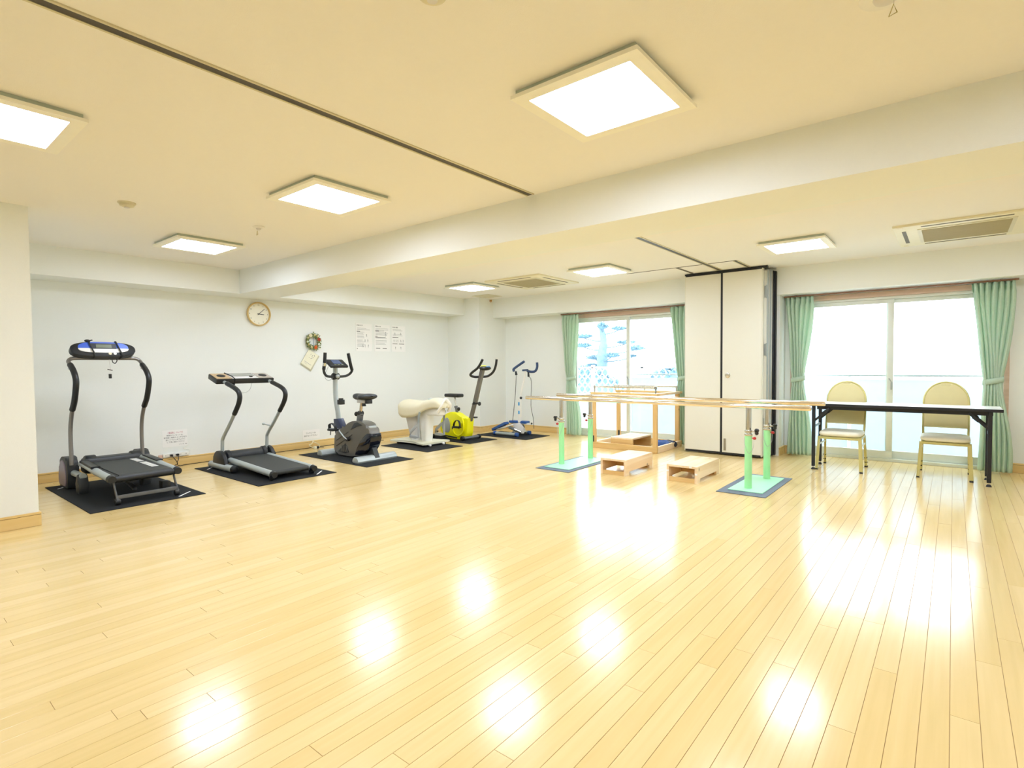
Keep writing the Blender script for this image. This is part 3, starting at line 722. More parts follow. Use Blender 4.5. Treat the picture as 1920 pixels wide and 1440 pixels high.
def q2(mb, x0, x1, y0, y1, z0, z1, bev=0): return mb.obox(c2(((x0 + x1) / 2, (y0 + y1) / 2, (z0 + z1) / 2)), (x1 - x0, y1 - y0, z1 - z0), tl2, bev)
con2 = q2(MB(), -.12, .10, -.325, .325, -.03, .03, .012).build('console', BLKPL, t)
q2(MB(), -.11, .085, -.315, -.155, .028, .034, .003).build('tray_end', mat('tray_tan', 'BFA47C', .5), con2)
q2(MB(), -.11, .085, .155, .315, .028, .034, .003).build('tray_end', mat('tray_grey', 'B4ACA0', .5), con2)
q2(MB(), -.11, .085, -.15, .15, .028, .033, .003).build('console_face', PALEG, con2)
q2(MB(), -.10, .01, -.135, .135, .032, .038, .002).build('display', mat('display_grey', '9A9C94', .2), con2)
for yy in (-.235, .235): MB().cyl(c2((-.01, yy, .034)), c2((-.01, yy, .0385)), .045, seg=24).build('cup_hole', BLACKT, con2)
q2(MB(), .025, .055, .06, .09, .033, .045, .004).build('start_button', BLKPL, con2)
MB().tube([c2((.03, -.13, .04)), c2((.106, -.13, .03)), c2((.106, -.13, -.035)), c2((-.12, -.14, -.035)), c2((-.126, -.15, .034))], .006, 6, closed=True).build('strap', BLACKT, con2)
MB().tube([(-6.30, 2.77, .99), (-6.28, 2.79, .90), (-6.26, 2.86, .865), (-6.27, 2.94, .90), (-6.28, 2.975, 1.0)], .0022, 6, sm=5).build('safety_cord', mat('cord_grey', 'A8ACAC', .5), t)
for yy in (2.64, 3.19):
    MB().cyl((-6.62, yy, .05), (-6.04, yy, .05), .037, bev=.006).build('foot_tube', SILVER, t)
    MB().cyl((-6.05, yy, .05), (-6.005, yy, .05), .040, .034, bev=.004).build('foot_cap', BLKPL, t)
    MB().prism([(-6.50, .03), (-6.50, .15), (-6.43, .215), (-6.32, .215), (-6.24, .15), (-6.22, .03)], 'xz', yy - .022, yy + .022, .01, sm=3).build('upright_shroud', BLKPL, t)
MB().cyl((-6.36, 2.70, .145), (-6.36, 3.15, .145), .064, seg=24, bev=.01).build('motor_hood', DKPL, t)
for yy in (2.69, 3.10): MB().cyl((-6.36, yy, .145), (-6.36, yy + .05, .145), .076, seg=24, bev=.008).build('hood_collar', BLKPL, t)
MB().bar((-6.30, 2.93, .115), (-5.36, 2.93, .075), .40, .03, .006).build('belt_deck', BLKPL, t)
MB().bar((-6.30, 2.93, .134), (-5.36, 2.93, .093), .38, .006).cyl((-5.37, 2.745, .072), (-5.37, 3.115, .072), .026, seg=18).build('running_belt', BELT, t)
for yy in (2.71, 3.15):
    r_ = MB().cyl((-6.28, yy, .115), (-5.32, yy, .07), .032, seg=18).build('side_rail', SILVER, t)
    MB().cyl((-5.33, yy, .07), (-5.285, yy, .068), .036, .030).build('end_cap', BLKPL, r_)
    MB().cyl((-5.35, yy - .02, MZ + .025), (-5.35, yy + .02, MZ + .025), .025, bev=.004).build('rear_wheel', BLKPL, t)

# ------------------------------------------------------------------ grey exercise bike
t = thing('exercise_bike', (-6.0, 4.08, MZ), 'grey upright exercise bike with tall looped handlebar', 'exercise bike')
body = [(-6.385, .03), (-6.395, .16), (-6.37, .30), (-6.28, .35), (-6.15, .37), (-6.04, .43), (-5.90, .47), (-5.75, .475), (-5.60, .455), (-5.50, .40), (-5.44, .30), (-5.47, .20), (-5.60, .10), (-5.85, .035), (-6.03, .02)]
BX = lambda x_: -5.47 + (x_ + 5.44) * .815
body = [(BX(p[0]), p[1]) for p in body]
sh = MB().prism(body, 'xz', 4.01, 4.16, .03, sm=3, seg=3).build('shell', BODYG, t)
MB().prism([(-5.80, .05), (-5.72, .18), (-5.62, .29), (-5.53, .34), (-5.468, .33), (-5.463, .28), (-5.49, .19), (-5.60, .085)], 'xz', 4.004, 4.166, .015, sm=2).build('flywheel_cover', BODYD, sh)
MB().prism([(-5.88, .36), (-5.80, .448), (-5.74, .462), (-5.63, .43), (-5.74, .41)], 'xz', 4.004, 4.166, .004).build('top_inlay', DKPL, sh)
MB().prism([(-6.17, .06), (-6.0, .18), (-5.92, .07), (-6.0, .05)], 'xz', 4.006, 4.164, .003).build('lower_inlay', DKPL, sh)
fn = MB()
for i in range(4): fn.bar((-6.06 + i * .035, 4.003, .07), (-6.075 + i * .035, 4.003, .15), .008, .012)
fn.build('cooling_fins', BODYG, sh)
fn = MB().bar((-6.20, 4.007, .20), (-5.93, 4.007, .33), .006, .006).bar((-6.20, 4.007, .13), (-5.85, 4.007, .30), .006, .006).build('shell_groove', DKPL, sh)
MB().box(-5.59, -5.52, 4.03, 4.14, .375, .425, .015, 3).build('badge', SILVER, sh)
MB().prism([(-6.24, .16), (-6.30, .36), (-6.31, .47), (-6.21, .48), (-6.10, .33), (-6.08, .2)], 'xz', 4.04, 4.13, .012).build('post_shroud', NAVY, t)
MB().tube([(-6.24, 4.085, .36), (-6.27, 4.085, .55), (-6.31, 4.085, .72), (-6.32, 4.085, .9), (-6.31, 4.085, 1.14)], .036, 14, sm=4, flat=(.8, 1)).build('handlebar_post', SILVER, t)
hb = [(-6.20, 3.87, 1.335), (-6.215, 3.87, 1.22), (-6.23, 3.865, 1.12), (-6.26, 3.90, 1.06), (-6.28, 3.96, 1.03), (-6.29, 4.085, 1.025), (-6.28, 4.21, 1.03), (-6.26, 4.27, 1.06), (-6.23, 4.285, 1.11), (-6.21, 4.25, 1.18), (-6.20, 4.21, 1.33)]
MB().tube(hb, .0165, 12, sm=5).build('handlebar', DKPL, t)
for k in (slice(0, 3), slice(8, 11)):
    pts = hb[k]
    MB().tube(pts, .021, 12, sm=4).build('foam_grip', BLKPL, t)
MB().cyl((-6.214, 3.87, 1.205), (-6.222, 3.868, 1.165), .023).build('pulse_sensor', CHROME, t)
MB().cyl((-6.31, 4.04, 1.028), (-6.31, 4.13, 1.028), .045, bev=.008).build('handlebar_clamp', BLKPL, t)
MB().ball((-6.26, 4.085, 1.03), (.025, .028, .028)).build('clamp_knob', SILVER, t)
R3 = Matrix.Rotation(math.radians(32), 3, 'Y')
def c3(p): return Vector((-6.26, 4.07, 1.195)) + R3 @ Vector(p)
cs = MB().obox(c3((0, 0, 0)), (.17, .26, .032), R3, .012).build('console', BLKPL, t)
MB().obox(c3((-.015, 0, .017)), (.085, .12, .004), R3).build('display', mat('bike_display', '4A5878', .2), cs)
for i in range(3): MB().obox(c3((.05, -.05 + i * .05, .018)), (.014, .028, .005), R3, .001).build('button', LCD, cs)
MB().tube([(-6.32, 3.99, 1.16), (-6.34, 3.95, 1.05), (-6.33, 3.96, .99), (-6.31, 4.0, .98), (-6.31, 4.06, 1.02)], .003, 6, sm=4).build('sensor_wire', GREY, t)
MB().box(-6.245, -6.175, 4.06, 4.13, .66, .725, .006).cyl((-6.21, 4.095, .725), (-6.21, 4.095, .742), .03).build('bottle_holder', BLKPL, t)
MB().bar((-5.80, 4.085, .46), (-5.775, 4.085, .57), .055, .065, .01).build('seat_tube', SILVERD, t)
MB().cyl((-5.778, 4.085, .56), (-5.745, 4.085, .715), .019).build('seat_post', mat('seat_post_metal', 'C8B8A4', .25, .8), t)
MB().cyl((-5.80, 4.085, .565), (-5.75, 4.085, .572), .034).build('post_collar', BLKPL, t)
MB().cyl((-5.80, 4.085, .555), (-5.845, 4.085, .555), .012).ball((-5.86, 4.085, .555), (.022, .03, .03)).build('height_knob', BLKPL, t)
MB().box(-5.80, -5.63, 4.05, 4.12, .700, .738, .006).build('seat_slider', mat('slider_metal', 'C8C4BC', .35, .5), t)
MB().cyl((-5.70, 4.085, .66), (-5.70, 4.085, .70), .028, .018).build('slider_knob', BLKPL, t)
MB().box(-5.63, -5.58, 4.045, 4.125, .695, .742, .006).build('slider_cap', BLKPL, t)
def saddle(x_, y_, z_, L_, W_, fwd=-1, m=DKPL, name='seat'):
    def f(u, v):
        s_ = u * 2 - 1; xx = x_ + fwd * (s_ * L_ / 2)
        wd = W_ * (.16 + .34 * (1 - 1 / (1 + math.exp(-6 * (-s_))))*0 + .34 / (1 + math.exp(7 * (s_ + .05))))
        e = max(0.02, 1 - abs(s_) ** 6) ** .5
        a = 2 * PI * v
        return Vector((xx, y_ + wd * e * math.cos(a), z_ + .042 * e * math.sin(a) + .012 * s_ * s_ * (1 if s_ < 0 else .3)))
    return MB().grid(lambda v, u: f(u, v), 20, 16, True).build(name, m, t)
saddle(-5.725, 4.085, .775, .38, .26, -1)
# pedals and stabilisers
MB().cyl((-5.90, 3.995, .245), (-5.90, 3.96, .245), .028).build('crank_hub', BLKPL, t)
MB().tube([(-5.90, 3.965, .245), (-5.94, 3.95, .27), (-6.06, 3.94, .37)], .010, 8, flat=(1, .6)).build('crank_arm', SILVER, t)
pd = MB().box(-6.14, -6.02, 3.84, 3.935, .345, .372, .006).build('pedal', BLKPL, t)
MB().box(-6.12, -6.05, 3.86, 3.92, .372, .378).build('pedal_tread', GREY, pd)
MB().tube([(-6.14, 3.88, .36), (-6.13, 3.87, .42), (-6.08, 3.87, .44), (-6.03, 3.88, .41), (-6.02, 3.89, .36)], .010, 8, sm=4, flat=(2.2, .4)).tube([(-6.12, 3.88, .345), (-6.13, 3.88, .29)], .006, 6).build('pedal_strap', BLKPL, pd)
MB().tube([(-5.90, 4.20, .245), (-5.84, 4.22, .15)], .011, 8).build('crank_arm', CHROME, t)
MB().box(-5.91, -5.79, 4.23, 4.32, .125, .15, .006).build('pedal', BLKPL, t)
for (x_, y0, y1, nm) in ((-6.36, 3.86, 4.30, 'front'), (-5.50, 3.80, 4.38, 'rear')):
    MB().prism([(x_ - .05, MZ), (x_ - .045, .05), (x_ - .02, .075), (x_ + .03, .072), (x_ + .055, .045), (x_ + .06, MZ)], 'xz', y0, y1, .01, sm=2).build('stabiliser_foot', SILVER, t)
MB().prism([(-5.62, .04), (-5.56, .17), (-5.50, .16), (-5.44, .04)], 'xz', 4.05, 4.12, .006).build('foot_bracket', DKPL, t)

# ------------------------------------------------------------------ cream riding machine
t = thing('riding_machine', (-6.1, 5.3, MZ), 'cream saddle-shaped riding machine with grey stirrups', 'riding machine')
MB().prism([(-6.55, 5.20), (-6.50, 5.14), (-6.15, 5.20), (-5.83, 5.12), (-5.78, 5.16), (-5.78, 5.60), (-5.84, 5.64), (-6.15, 5.56), (-6.50, 5.62), (-6.55, 5.56)], 'xy', .035, .062, .01, sm=3).build('base_plate', CREAM, t)
MB().box(-6.46, -6.40, 5.20, 5.54, MZ, .036, .006).box(-5.90, -5.80, 5.18, 5.58, MZ, .036, .006).build('base_runner', BLKPL, t)
for yy in (5.24, 5.50): MB().cyl((-5.785, yy, .028), (-5.755, yy, .028), .016).build('base_roller', WHITEP, t)
def column(x0b, x1b, x0t, x1t, yb, yt, z0, z1, m, nm):
    def f(u, v):
        a = 2 * PI * u; c, s_ = math.cos(a), math.sin(a); c = math.copysign(abs(c) ** .6, c); s_ = math.copysign(abs(s_) ** .6, s_)
        xm = (x0b + (x0t - x0b) * v + x1b + (x1t - x1b) * v) / 2; hw = ((x1b - x0b) * (1 - v) + (x1t - x0t) * v) / 2
        return Vector((xm + hw * c, 5.38 + (yb * (1 - v) + yt * v) * s_, z0 + (z1 - z0) * v))
    MB().grid(f, 28, 6, True).build(nm, m, t)
column(-6.05, -5.92, -6.10, -5.88, .07, .09, .05, .52, WHITEP, 'front_column')
column(-6.29, -6.13, -6.41, -6.13, .07, .10, .05, .46, PALEG, 'rear_column')
def sad(u, v):
    x_ = -6.47 + .90 * u
    top = .655 - .02 * math.sin(u * PI * 1.0) * (1 if u < .6 else 0) + .035 * math.exp(-((u - .80) / .13) ** 2) - .30 * max(0, u - .9) ** 1.2 * 4 - .06 * max(0, .08 - u) * 8
    hw = .205 * (1 - .45 * (1 / (1 + math.exp(-14 * (u - .58)))))
    bot = .40 + .16 / (1 + math.exp(-14 * (u - .58))) + .10 * max(0, .18 - u) * 5
    e = (max(0, 1 - abs(2 * u - 1) ** 8)) ** .4
    hw *= max(e, .06)
    a = -1 + 2 * v
    th = a * PI * .62
    y_ = hw * math.sin(max(-PI / 2, min(PI / 2, th))) * (1 if abs(th) < PI / 2 else 1 - .12 * (abs(th) - PI / 2))
    z_ = bot + (top - bot) * (.5 + .5 * math.cos(th)) if abs(th) < PI / 2 else bot + (top - bot) * .5 * (1 - (abs(th) - PI / 2) / (.12 * PI))
    return Vector((x_, 5.38 + y_, z_))
MB().grid(sad, 30, 24).build('saddle', CREAMV, t, solid=.02)
MB().box(-6.42, -5.66, 5.30, 5.46, .44, .57, .04, 3).build('saddle_core', WHITEP, t)
MB().tube([(-5.64, 5.27, .50), (-5.585, 5.30, .60), (-5.60, 5.38, .675), (-5.585, 5.46, .60), (-5.64, 5.49, .50)], .028, 10, sm=5, flat=(1, .6)).build('pommel_rim', WHITEP, t)
MB().ball((-5.86, 5.38, .672), (.085, .05, .016), 18, 8).build('control_pad', mat('control_pad', 'A9BAB2', .35), t)
MB().ball((-5.89, 5.38, .683), (.022, .022, .008)).build('control_button', WHITEP, t)
for yy, xs in ((5.17, -6.02), (5.60, -5.95)):
    MB().tube([(xs + .12, yy, .50), (xs + .10, yy, .44), (xs + .09, yy, .33)], .010, 8, flat=(1, 2)).build('stirrup_strap', GREY, t)
    MB().tube([(xs + .09, yy, .34), (xs + .02, yy, .28), (xs - .08, yy, .20), (xs - .10, yy, .14), (xs + .02, yy, .135), (xs + .09, yy, .14)], .011, 8, closed=True, flat=(1, 2.2)).build('stirrup', mat('stirrup_grey', 'AEB2B4', .4), t)

# ------------------------------------------------------------------ yellow bike
t = thing('exercise_bike', (-6.05, 6.1, MZ), 'bright yellow exercise bike with grey side oval', 'exercise bike')
body = [(-6.345, .08), (-6.385, .18), (-6.36, .29), (-6.26, .38), (-6.15, .425), (-6.05, .425), (-5.92, .37), (-5.80, .335), (-5.745, .345), (-5.755, .22), (-5.775, .07), (-5.86, .02), (-6.0, .012), (-6.22, .025)]
body = [(-6.385 + (p[0] + 6.385) * .95, p[1]) for p in body]
sh = MB().prism(body, 'xz', 6.02, 6.16, .03, sm=3, seg=3).build('shell', YELLOW, t)
MB().prism([(-6.335, .16), (-6.33, .24), (-6.27, .315), (-6.21, .335), (-6.165, .27), (-6.16, .15), (-6.20, .10), (-6.27, .105)], 'xz', 6.012, 6.03, .005, sm=3).build('side_oval', GREY, sh)
MB().tube([(-5.90, 6.012, .36), (-5.86, 6.008, .30), (-5.85, 6.006, .20), (-5.87, 6.006, .13), (-5.95, 6.006, .07), (-6.05, 6.006, .10), (-6.09, 6.008, .2), (-6.10, 6.01, .3)], .012, 8, sm=4).build('side_rib', YELLOW, sh)
MB().bar((-6.34, 6.015, .055), (-6.0, 6.015, .03), .006, .022).build('lower_strip', DKPL, sh)
PX = .08
MB().cyl((-5.98 + PX, 6.02, .25), (-5.98 + PX, 5.985, .25), .022).tube([(-5.98 + PX, 5.985, .25), (-5.99 + PX, 5.975, .2), (-6.0 + PX, 5.97, .18)], .012, 8).build('crank_arm', YELD, t)
pd = MB().box(-6.06 + PX, -5.94 + PX, 5.88, 5.97, .20, .225, .006).build('pedal', BLKPL, t)
MB().tube([(x_ + PX, 5.92, z_) for x_, z_ in ((-6.06, .21), (-6.04, .28), (-5.99, .32), (-5.94, .30), (-5.92, .24), (-5.94, .20))], .009, 8, sm=4, flat=(2.4, .6)).tube([(-6.06 + PX, 5.92, .22), (-6.09 + PX, 5.92, .18)], .01, 6).build('pedal_strap', BLKPL, pd)
MB().cyl((-5.98 + PX, 6.15, .25), (-5.98 + PX, 6.20, .25), .022).tube([(-5.98 + PX, 6.20, .25), (-5.95 + PX, 6.21, .34)], .012, 8).build('crank_arm', YELD, t)
MB().box(-6.01 + PX, -5.90 + PX, 6.22, 6.30, .33, .352, .006).build('pedal', BLKPL, t)
MB().bar((-5.79, 6.1, .31), (-5.63, 6.1, .76), .034, .05, .006, up=(1, 0, 0)).build('lower_post', TAUPE, t)
MB().bar((-5.685, 6.1, .60), (-5.53, 6.1, 1.09), .040, .054, .006, up=(1, 0, 0)).build('handlebar_post', TAUPE, t)
MB().cyl((-5.68, 6.06, .58), (-5.68, 6.14, .58), .022).cyl((-5.64, 6.1, .575), (-5.61, 6.1, .575), .01).ball((-5.598, 6.1, .575), (.02, .032, .032)).cyl((-5.72, 6.1, .565), (-5.745, 6.1, .565), .012).build('post_knob', BLKPL, t)
MB().tube([(-5.37, 5.93, 1.245), (-5.46, 5.93, 1.13), (-5.60, 5.94, 1.05), (-5.645, 5.96, 1.01), (-5.62, 6.02, .985), (-5.60, 6.10, .985), (-5.58, 6.18, .985), (-5.54, 6.25, 1.0), (-5.47, 6.28, 1.06), (-5.42, 6.28, 1.15), (-5.40, 6.28, 1.25)], .0185, 12, sm=5).build('handlebar', BLKPL, t)
MB().ball((-5.475, 6.1, 1.115), (.085, .10, .035), 20, 10).build('console', BLKPL, t)
MB().ball((-5.50, 6.09, 1.148), (.05, .05, .012)).build('console_top', YELLOW, t)
MB().ball((-5.42, 6.10, 1.135), (.03, .045, .012)).build('display', mat('small_display', '3A6A9C', .15), t)
MB().tube([(-6.13, 6.1, .66), (-6.09, 6.1, .52)], .014, 10).build('seat_post', CHROME, t)
MB().cyl((-6.10, 6.1, .50), (-6.075, 6.1, .40), .022).cyl((-6.105, 6.1, .52), (-6.10, 6.1, .495), .028).build('seat_tube', SILVERD, t)
MB().cyl((-6.08, 6.1, .47), (-6.055, 6.1, .475), .01).ball((-6.042, 6.1, .475), (.018, .03, .03)).build('height_knob', BLKPL, t)
MB().box(-6.30, -5.99, 6.03, 6.17, .66, .715, .024, 4).build('seat', BLKPL, t)
for x_, y0, y1 in ((-6.43, 5.90, 6.28), (-5.82, 5.95, 6.32)):
    s_ = MB().cyl((x_, y0, MZ + .035), (x_, y1, MZ + .035), .026).build('stabiliser_foot', SILVERD, t)
    for e in (y0, y1): MB().cyl((x_, e - .025, MZ + .036), (x_, e + .025, MZ + .036), .035, bev=.005).build('foot_cap', BLKPL, s_)
MB().bar((-6.42, 6.1, .05), (-6.3, 6.1, .06), .05, .04).build('rear_bracket', BLKPL, t)
MB().cyl((-6.43, 6.0, .06), (-6.43, 6.0, .10), .007).ball((-6.43, 6.0, .108), (.024, .024, .010)).build('leveller_knob', BLKPL, t)

# ------------------------------------------------------------------ blue stepper
t = thing('stepper', (-5.6, 6.9, MZ), 'blue and white stepper with twin pedals and pull cords in the corner', 'stepper')
MB().cyl((-5.90, 6.80, .04), (-5.46, 6.80, .04), .026).build('base_tube', SILVER, t)
for x_ in (-5.90, -5.44): MB().cyl((x_ - .02, 6.80, MZ + .034), (x_ + .03, 6.80, MZ + .034), .034, bev=.005).build('tube_cap', BLUE, t)
MB().bar((-5.62, 6.82, .045), (-5.62, 7.16, .045), .05, .03).build('spine', SILVERD, t)
MB().cyl((-5.72, 7.16, .04), (-5.46, 7.16, .04), .024).build('base_tube', SILVER, t)
for x_ in (-5.74, -5.46): MB().cyl((x_ - .02, 7.16, MZ + .032), (x_ + .03, 7.16, MZ + .032), .032, bev=.005).build('tube_cap', BLUE, t)
MB().bar((-5.97, 6.85, .085), (-5.68, 6.85, .215), .11, .045, .015, up=(0, 0, 1)).build('foot_pedal', BLUE, t)
MB().bar((-5.72, 7.00, .225), (-5.36, 7.00, .228), .11, .04, .014).build('foot_pedal', BLUE, t)
MB().bar((-5.70, 7.00, .20), (-5.30, 7.00, .204), .06, .024, .005).bar((-5.9, 6.85, .09), (-5.56, 6.85, .19), .05, .022, .005).build('pedal_arm', WHITEP, t)
for (a, b_) in (((-5.66, 6.86, .15), (-5.44, 6.92, .07)), ((-5.50, 7.02, .19), (-5.42, 7.0, .06))):
    MB().cyl(a, b_, .022).build('damper_cylinder', CHROME, t)
    MB().cyl((Vector(a) * .9 + Vector(b_) * .1), (Vector(a) * .5 + Vector(b_) * .5), .026).build('damper_sleeve', mat('damper_grey', '7C8488', .4, .3), t)
MB().prism([(-5.62, .05), (-5.60, .20), (-5.48, .22), (-5.40, .14), (-5.40, .05)], 'xz', 6.92, 6.955, .005).build('pivot_bracket', PALEG, t)
MB().box(-5.53, -5.47, 6.945, 6.985, .06, .62, .008).build('lower_mast', WHITEP, t)
MB().cyl((-5.50, 6.965, .60), (-5.40, 7.0, 1.06), .015).build('upper_mast', WHITEP, t)
for z_ in (.36, .50): MB().box(-5.515, -5.485, 6.940, 6.946, z_, z_ + .055, .004).build('decal', mat('decal_blue', '4AA0D8', .4), t)
MB().cyl((-5.45, 6.93, .63), (-5.42, 6.90, .63), .01).ball((-5.41, 6.885, .63), (.022, .022, .022)).build('mast_knob', BLKPL, t)
MB().ball((-5.30, 7.02, .21), .016).build('dial', BLKPL, t)
for a, bnd, wy in (((-5.46, 6.90, 1.07), (-5.33, 6.90, 1.20), 0), ((-5.33, 7.02, 1.08), (-5.17, 7.05, 1.21), 1)):
    if not wy: pts = [(-5.53, 6.86, 1.06), (-5.54, 6.86, 1.09), (-5.50, 6.86, 1.12), (-5.36, 6.87, 1.20), (-5.33, 6.87, 1.215)]
    else: pts = [(-5.37, 7.0, 1.065), (-5.30, 7.02, 1.05), (-5.23, 7.03, 1.06), (-5.19, 7.03, 1.12), (-5.19, 7.03, 1.20)]
    MB().tube(pts, .020, 12, sm=5).build('hand_grip', mat('slate_blue_foam', '34496E', .6), t)
MB().bar((-5.45, 6.98, 1.075), (-5.35, 7.0, 1.08), .03, .03, .006).build('mast_head', mat('slate_blue_foam', '34496E', .6), t)
MB().cyl((-5.50, 6.87, 1.06), (-5.49, 6.87, 1.0), .015, .02).cyl((-5.345, 7.0, 1.05), (-5.34, 7.0, .97), .014, .018).build('cord_grip', BLKPL, t)
MB().tube([(-5.49, 6.87, 1.0), (-5.53, 6.88, .6), (-5.60, 6.90, .24)], .0045, 6).build('pull_cord', DKPL, t)
MB().tube([(-5.34, 7.0, .97), (-5.30, 7.02, .9), (-5.31, 7.02, .5), (-5.29, 7.05, .3), (-5.30, 7.08, .12)], .0045, 6, sm=3).build('pull_cord', DKPL, t)

# ------------------------------------------------------------------ parallel bars
t = thing('parallel_bars', (-2.45, 5.46, MZ), 'long parallel walking bars with pale wood-tinted steel rails on mint green posts', 'parallel bars')
BARM = mat('warm_chrome', 'F0E4D6', .13, 1.0)
for yy, x0, x1, zz in ((5.20, -4.01, -.935, .765), (5.74, -3.93, -.915, .775)):
    MB().cyl((x0, yy, zz), (x1, yy, zz), .0215, seg=24, bev=.008).build('hand_bar', BARM, t)
for side, (x0, x1, y0, y1) in ((-1, (-3.57, -3.24, 4.96, 5.80)), (1, (-1.585, -1.285, 5.06, 5.86))):
    MB().box(x0, x1, y0, y1, MZ, MZ + .008, .003, 1).build('base_plate', GREENL, t)
    for yy in (5.20, 5.74):
        xp = {(-1, 5.20): -3.495, (-1, 5.74): -3.435, (1, 5.20): -1.445, (1, 5.74): -1.42}[(side, yy)]
        po = MB().cyl((xp, yy, MZ + .008), (xp, yy, .50), .0315, seg=24).build('post_sleeve', GREEN, t)
        MB().cyl((xp, yy, .50), (xp, yy, .745), .0245, seg=20).build('inner_post', CHROME, t)
        MB().cyl((xp, yy, .495), (xp, yy, .518), .036, bev=.003, seg=24).cyl((xp, yy, .525), (xp, yy, .55), .033, bev=.003, seg=24).build('collar', CHROME, t)
        MB().box(xp - .02, xp + .02, yy - .014, yy + .014, .735, .757, .004).build('bar_saddle', CHROME, t)
        kx = xp + side * .03
        MB().cyl((kx, yy - .005, .54), (kx + side * .035, yy - .012, .54), .006).build('clamp_screw', CHROME, po)
        kb = MB()
        for a in range(3):
            an = a * 2 * PI / 3 + .4; kb.ball((kx + side * .045, yy - .012 + .017 * math.cos(an), .54 + .017 * math.sin(an)), .017, 10, 6)
        kb.ball((kx + side * .043, yy - .012, .54), .018).build('star_knob', BLKPL, po)
        MB().cyl((kx, yy, .475), (kx + side * .012, yy - .004, .475), .005).ball((kx + side * .024, yy - .005, .475), (.016, .018, .014)).build('locking_pin', RED, po)
        MB().tube([(kx + side * .02, yy - .01, .465), (kx + side * .015, yy - .02, .38), (kx - side * .02, yy - .038, .34), (kx - side * .055, yy - .03, .42), (kx - side * .06, yy - .01, .485)], .0018, 5, sm=5).build('pin_chain', SILVER, po)

# ------------------------------------------------------------------ step stools
def stool(x0, x1, y0, y1, zt, label, rot=0.0, cheeky=False):
    cx, cy = (x0 + x1) / 2, (y0 + y1) / 2
    t = thing('step_stool', (cx, cy, 0), label, 'step stool', 'low pine step stools')
    MB().box(x0, x1, y0, y1, zt - .022, zt, .002, 1).build('top_board', PINEY, t)
    for e in (0, 1):
        xa = x0 if e == 0 else x1 - .024
        m_ = MB().prism([(y0, .0), (y0 + .075, 0), (y0 + .085, .04), (y1 - .085, .04), (y1 - .075, 0), (y1, 0), (y1, zt - .022), (y0, zt - .022)], 'yz', xa, xa + .024).build('side_board', PINEY, t, False)
    for yy in (y0 + .001, y1 - .023):
        MB().box(x0 + .024, x1 - .024, yy, yy + .022, .0, .042, .001, 1).build('foot_rail', PINEX, t)
    MB().box(x0 + .024, x1 - .024, y0 + .30, y0 + .322, .045, zt - .022).build('inner_brace', PINEX, t, False)
    t.rotation_euler.z = rot
    return t
stool(-2.90, -2.605, 5.05, 5.70, .168, 'pine step stool standing left, nearer the far bar stand', .01)
s2 = stool(-2.20, -1.895, 5.14, 5.77, .163, 'pine step stool standing right, beside the folded partition', .0)
for (x_, z_) in ((-1.96, .153), (-2.19, .10), (-1.905, .09)):
    MB().box(x_ - .012, x_ + .012, 5.1385, 5.1405, z_ - .008, z_ + .008).build('white_sticker', PAPER, s2, False)

# ------------------------------------------------------------------ wooden practice frame
t = thing('walking_frame', (-3.43, 7.0, 0), 'wooden walking practice frame with steel handrails in front of the far window', 'walking frame')
fx0, fx1, fy0, fy1 = -3.92, -2.95, 6.58, 7.41
for a_, b_, c_, d_, m_ in ((fx0, fx1, fy0, fy0 + .04, PINEX), (fx0, fx1, fy1 - .04, fy1, PINEX), (fx1 - .04, fx1, fy0 + .04, fy1 - .04, PINEY), (fx0, fx0 + .04, fy0 + .04, fy1 - .04, PINEY)):
    MB().box(a_, b_, c_, d_, 0, .082, .002, 1).build('base_rail', m_, t)
for x_, y_ in ((-3.915, fy0), (-3.01, fy0), (-4.0 + .06, 7.34), (-3.025, 7.34)):
    MB().box(x_, x_ + .058, y_, y_ + .04, .08, .745, .002, 1).build('post', PINEZ, t)
for x_, y_ in ((-3.905, 6.576), (-3.91, 7.336)): MB().box(x_, x_ + .03, y_ - .004, y_, .085, .17, .001, 1).build('angle_bracket', DKPL, t)
MB().box(fx0 - .01, fx1 + .01, fy0 - .01, fy0 + .07, .745, .775, .002, 1).build('top_board', PINEX, t)
MB().box(fx0 - .03, fx1 + .01, 7.32, 7.40, .745, .775, .002, 1).build('top_board', PINEX, t)
MB().box(fx1 - .06, fx1 + .01, fy0 + .07, 7.32, .745, .775, .002, 1).build('top_board', PINEY, t)
for yy, x0, x1, zz in ((6.62, -3.89, -2.985, .85), (7.36, -3.97, -3.01, .838)):
    hr = MB().cyl((x0, yy, zz), (x1, yy, zz), .0125, seg=14).build('handrail', CHROME, t)
    for x_ in (x0, x1, (x0 + x1) / 2 if yy > 7 else x1):
        MB().tube([(x_, yy, .775), (x_, yy, zz - .02), (x_, yy, zz - .018), (x_, yy, zz + .012), (x_, yy, zz + .018)], [.009, .009, .018, .018, .008], 12).build('rail_bracket', CHROME, hr)
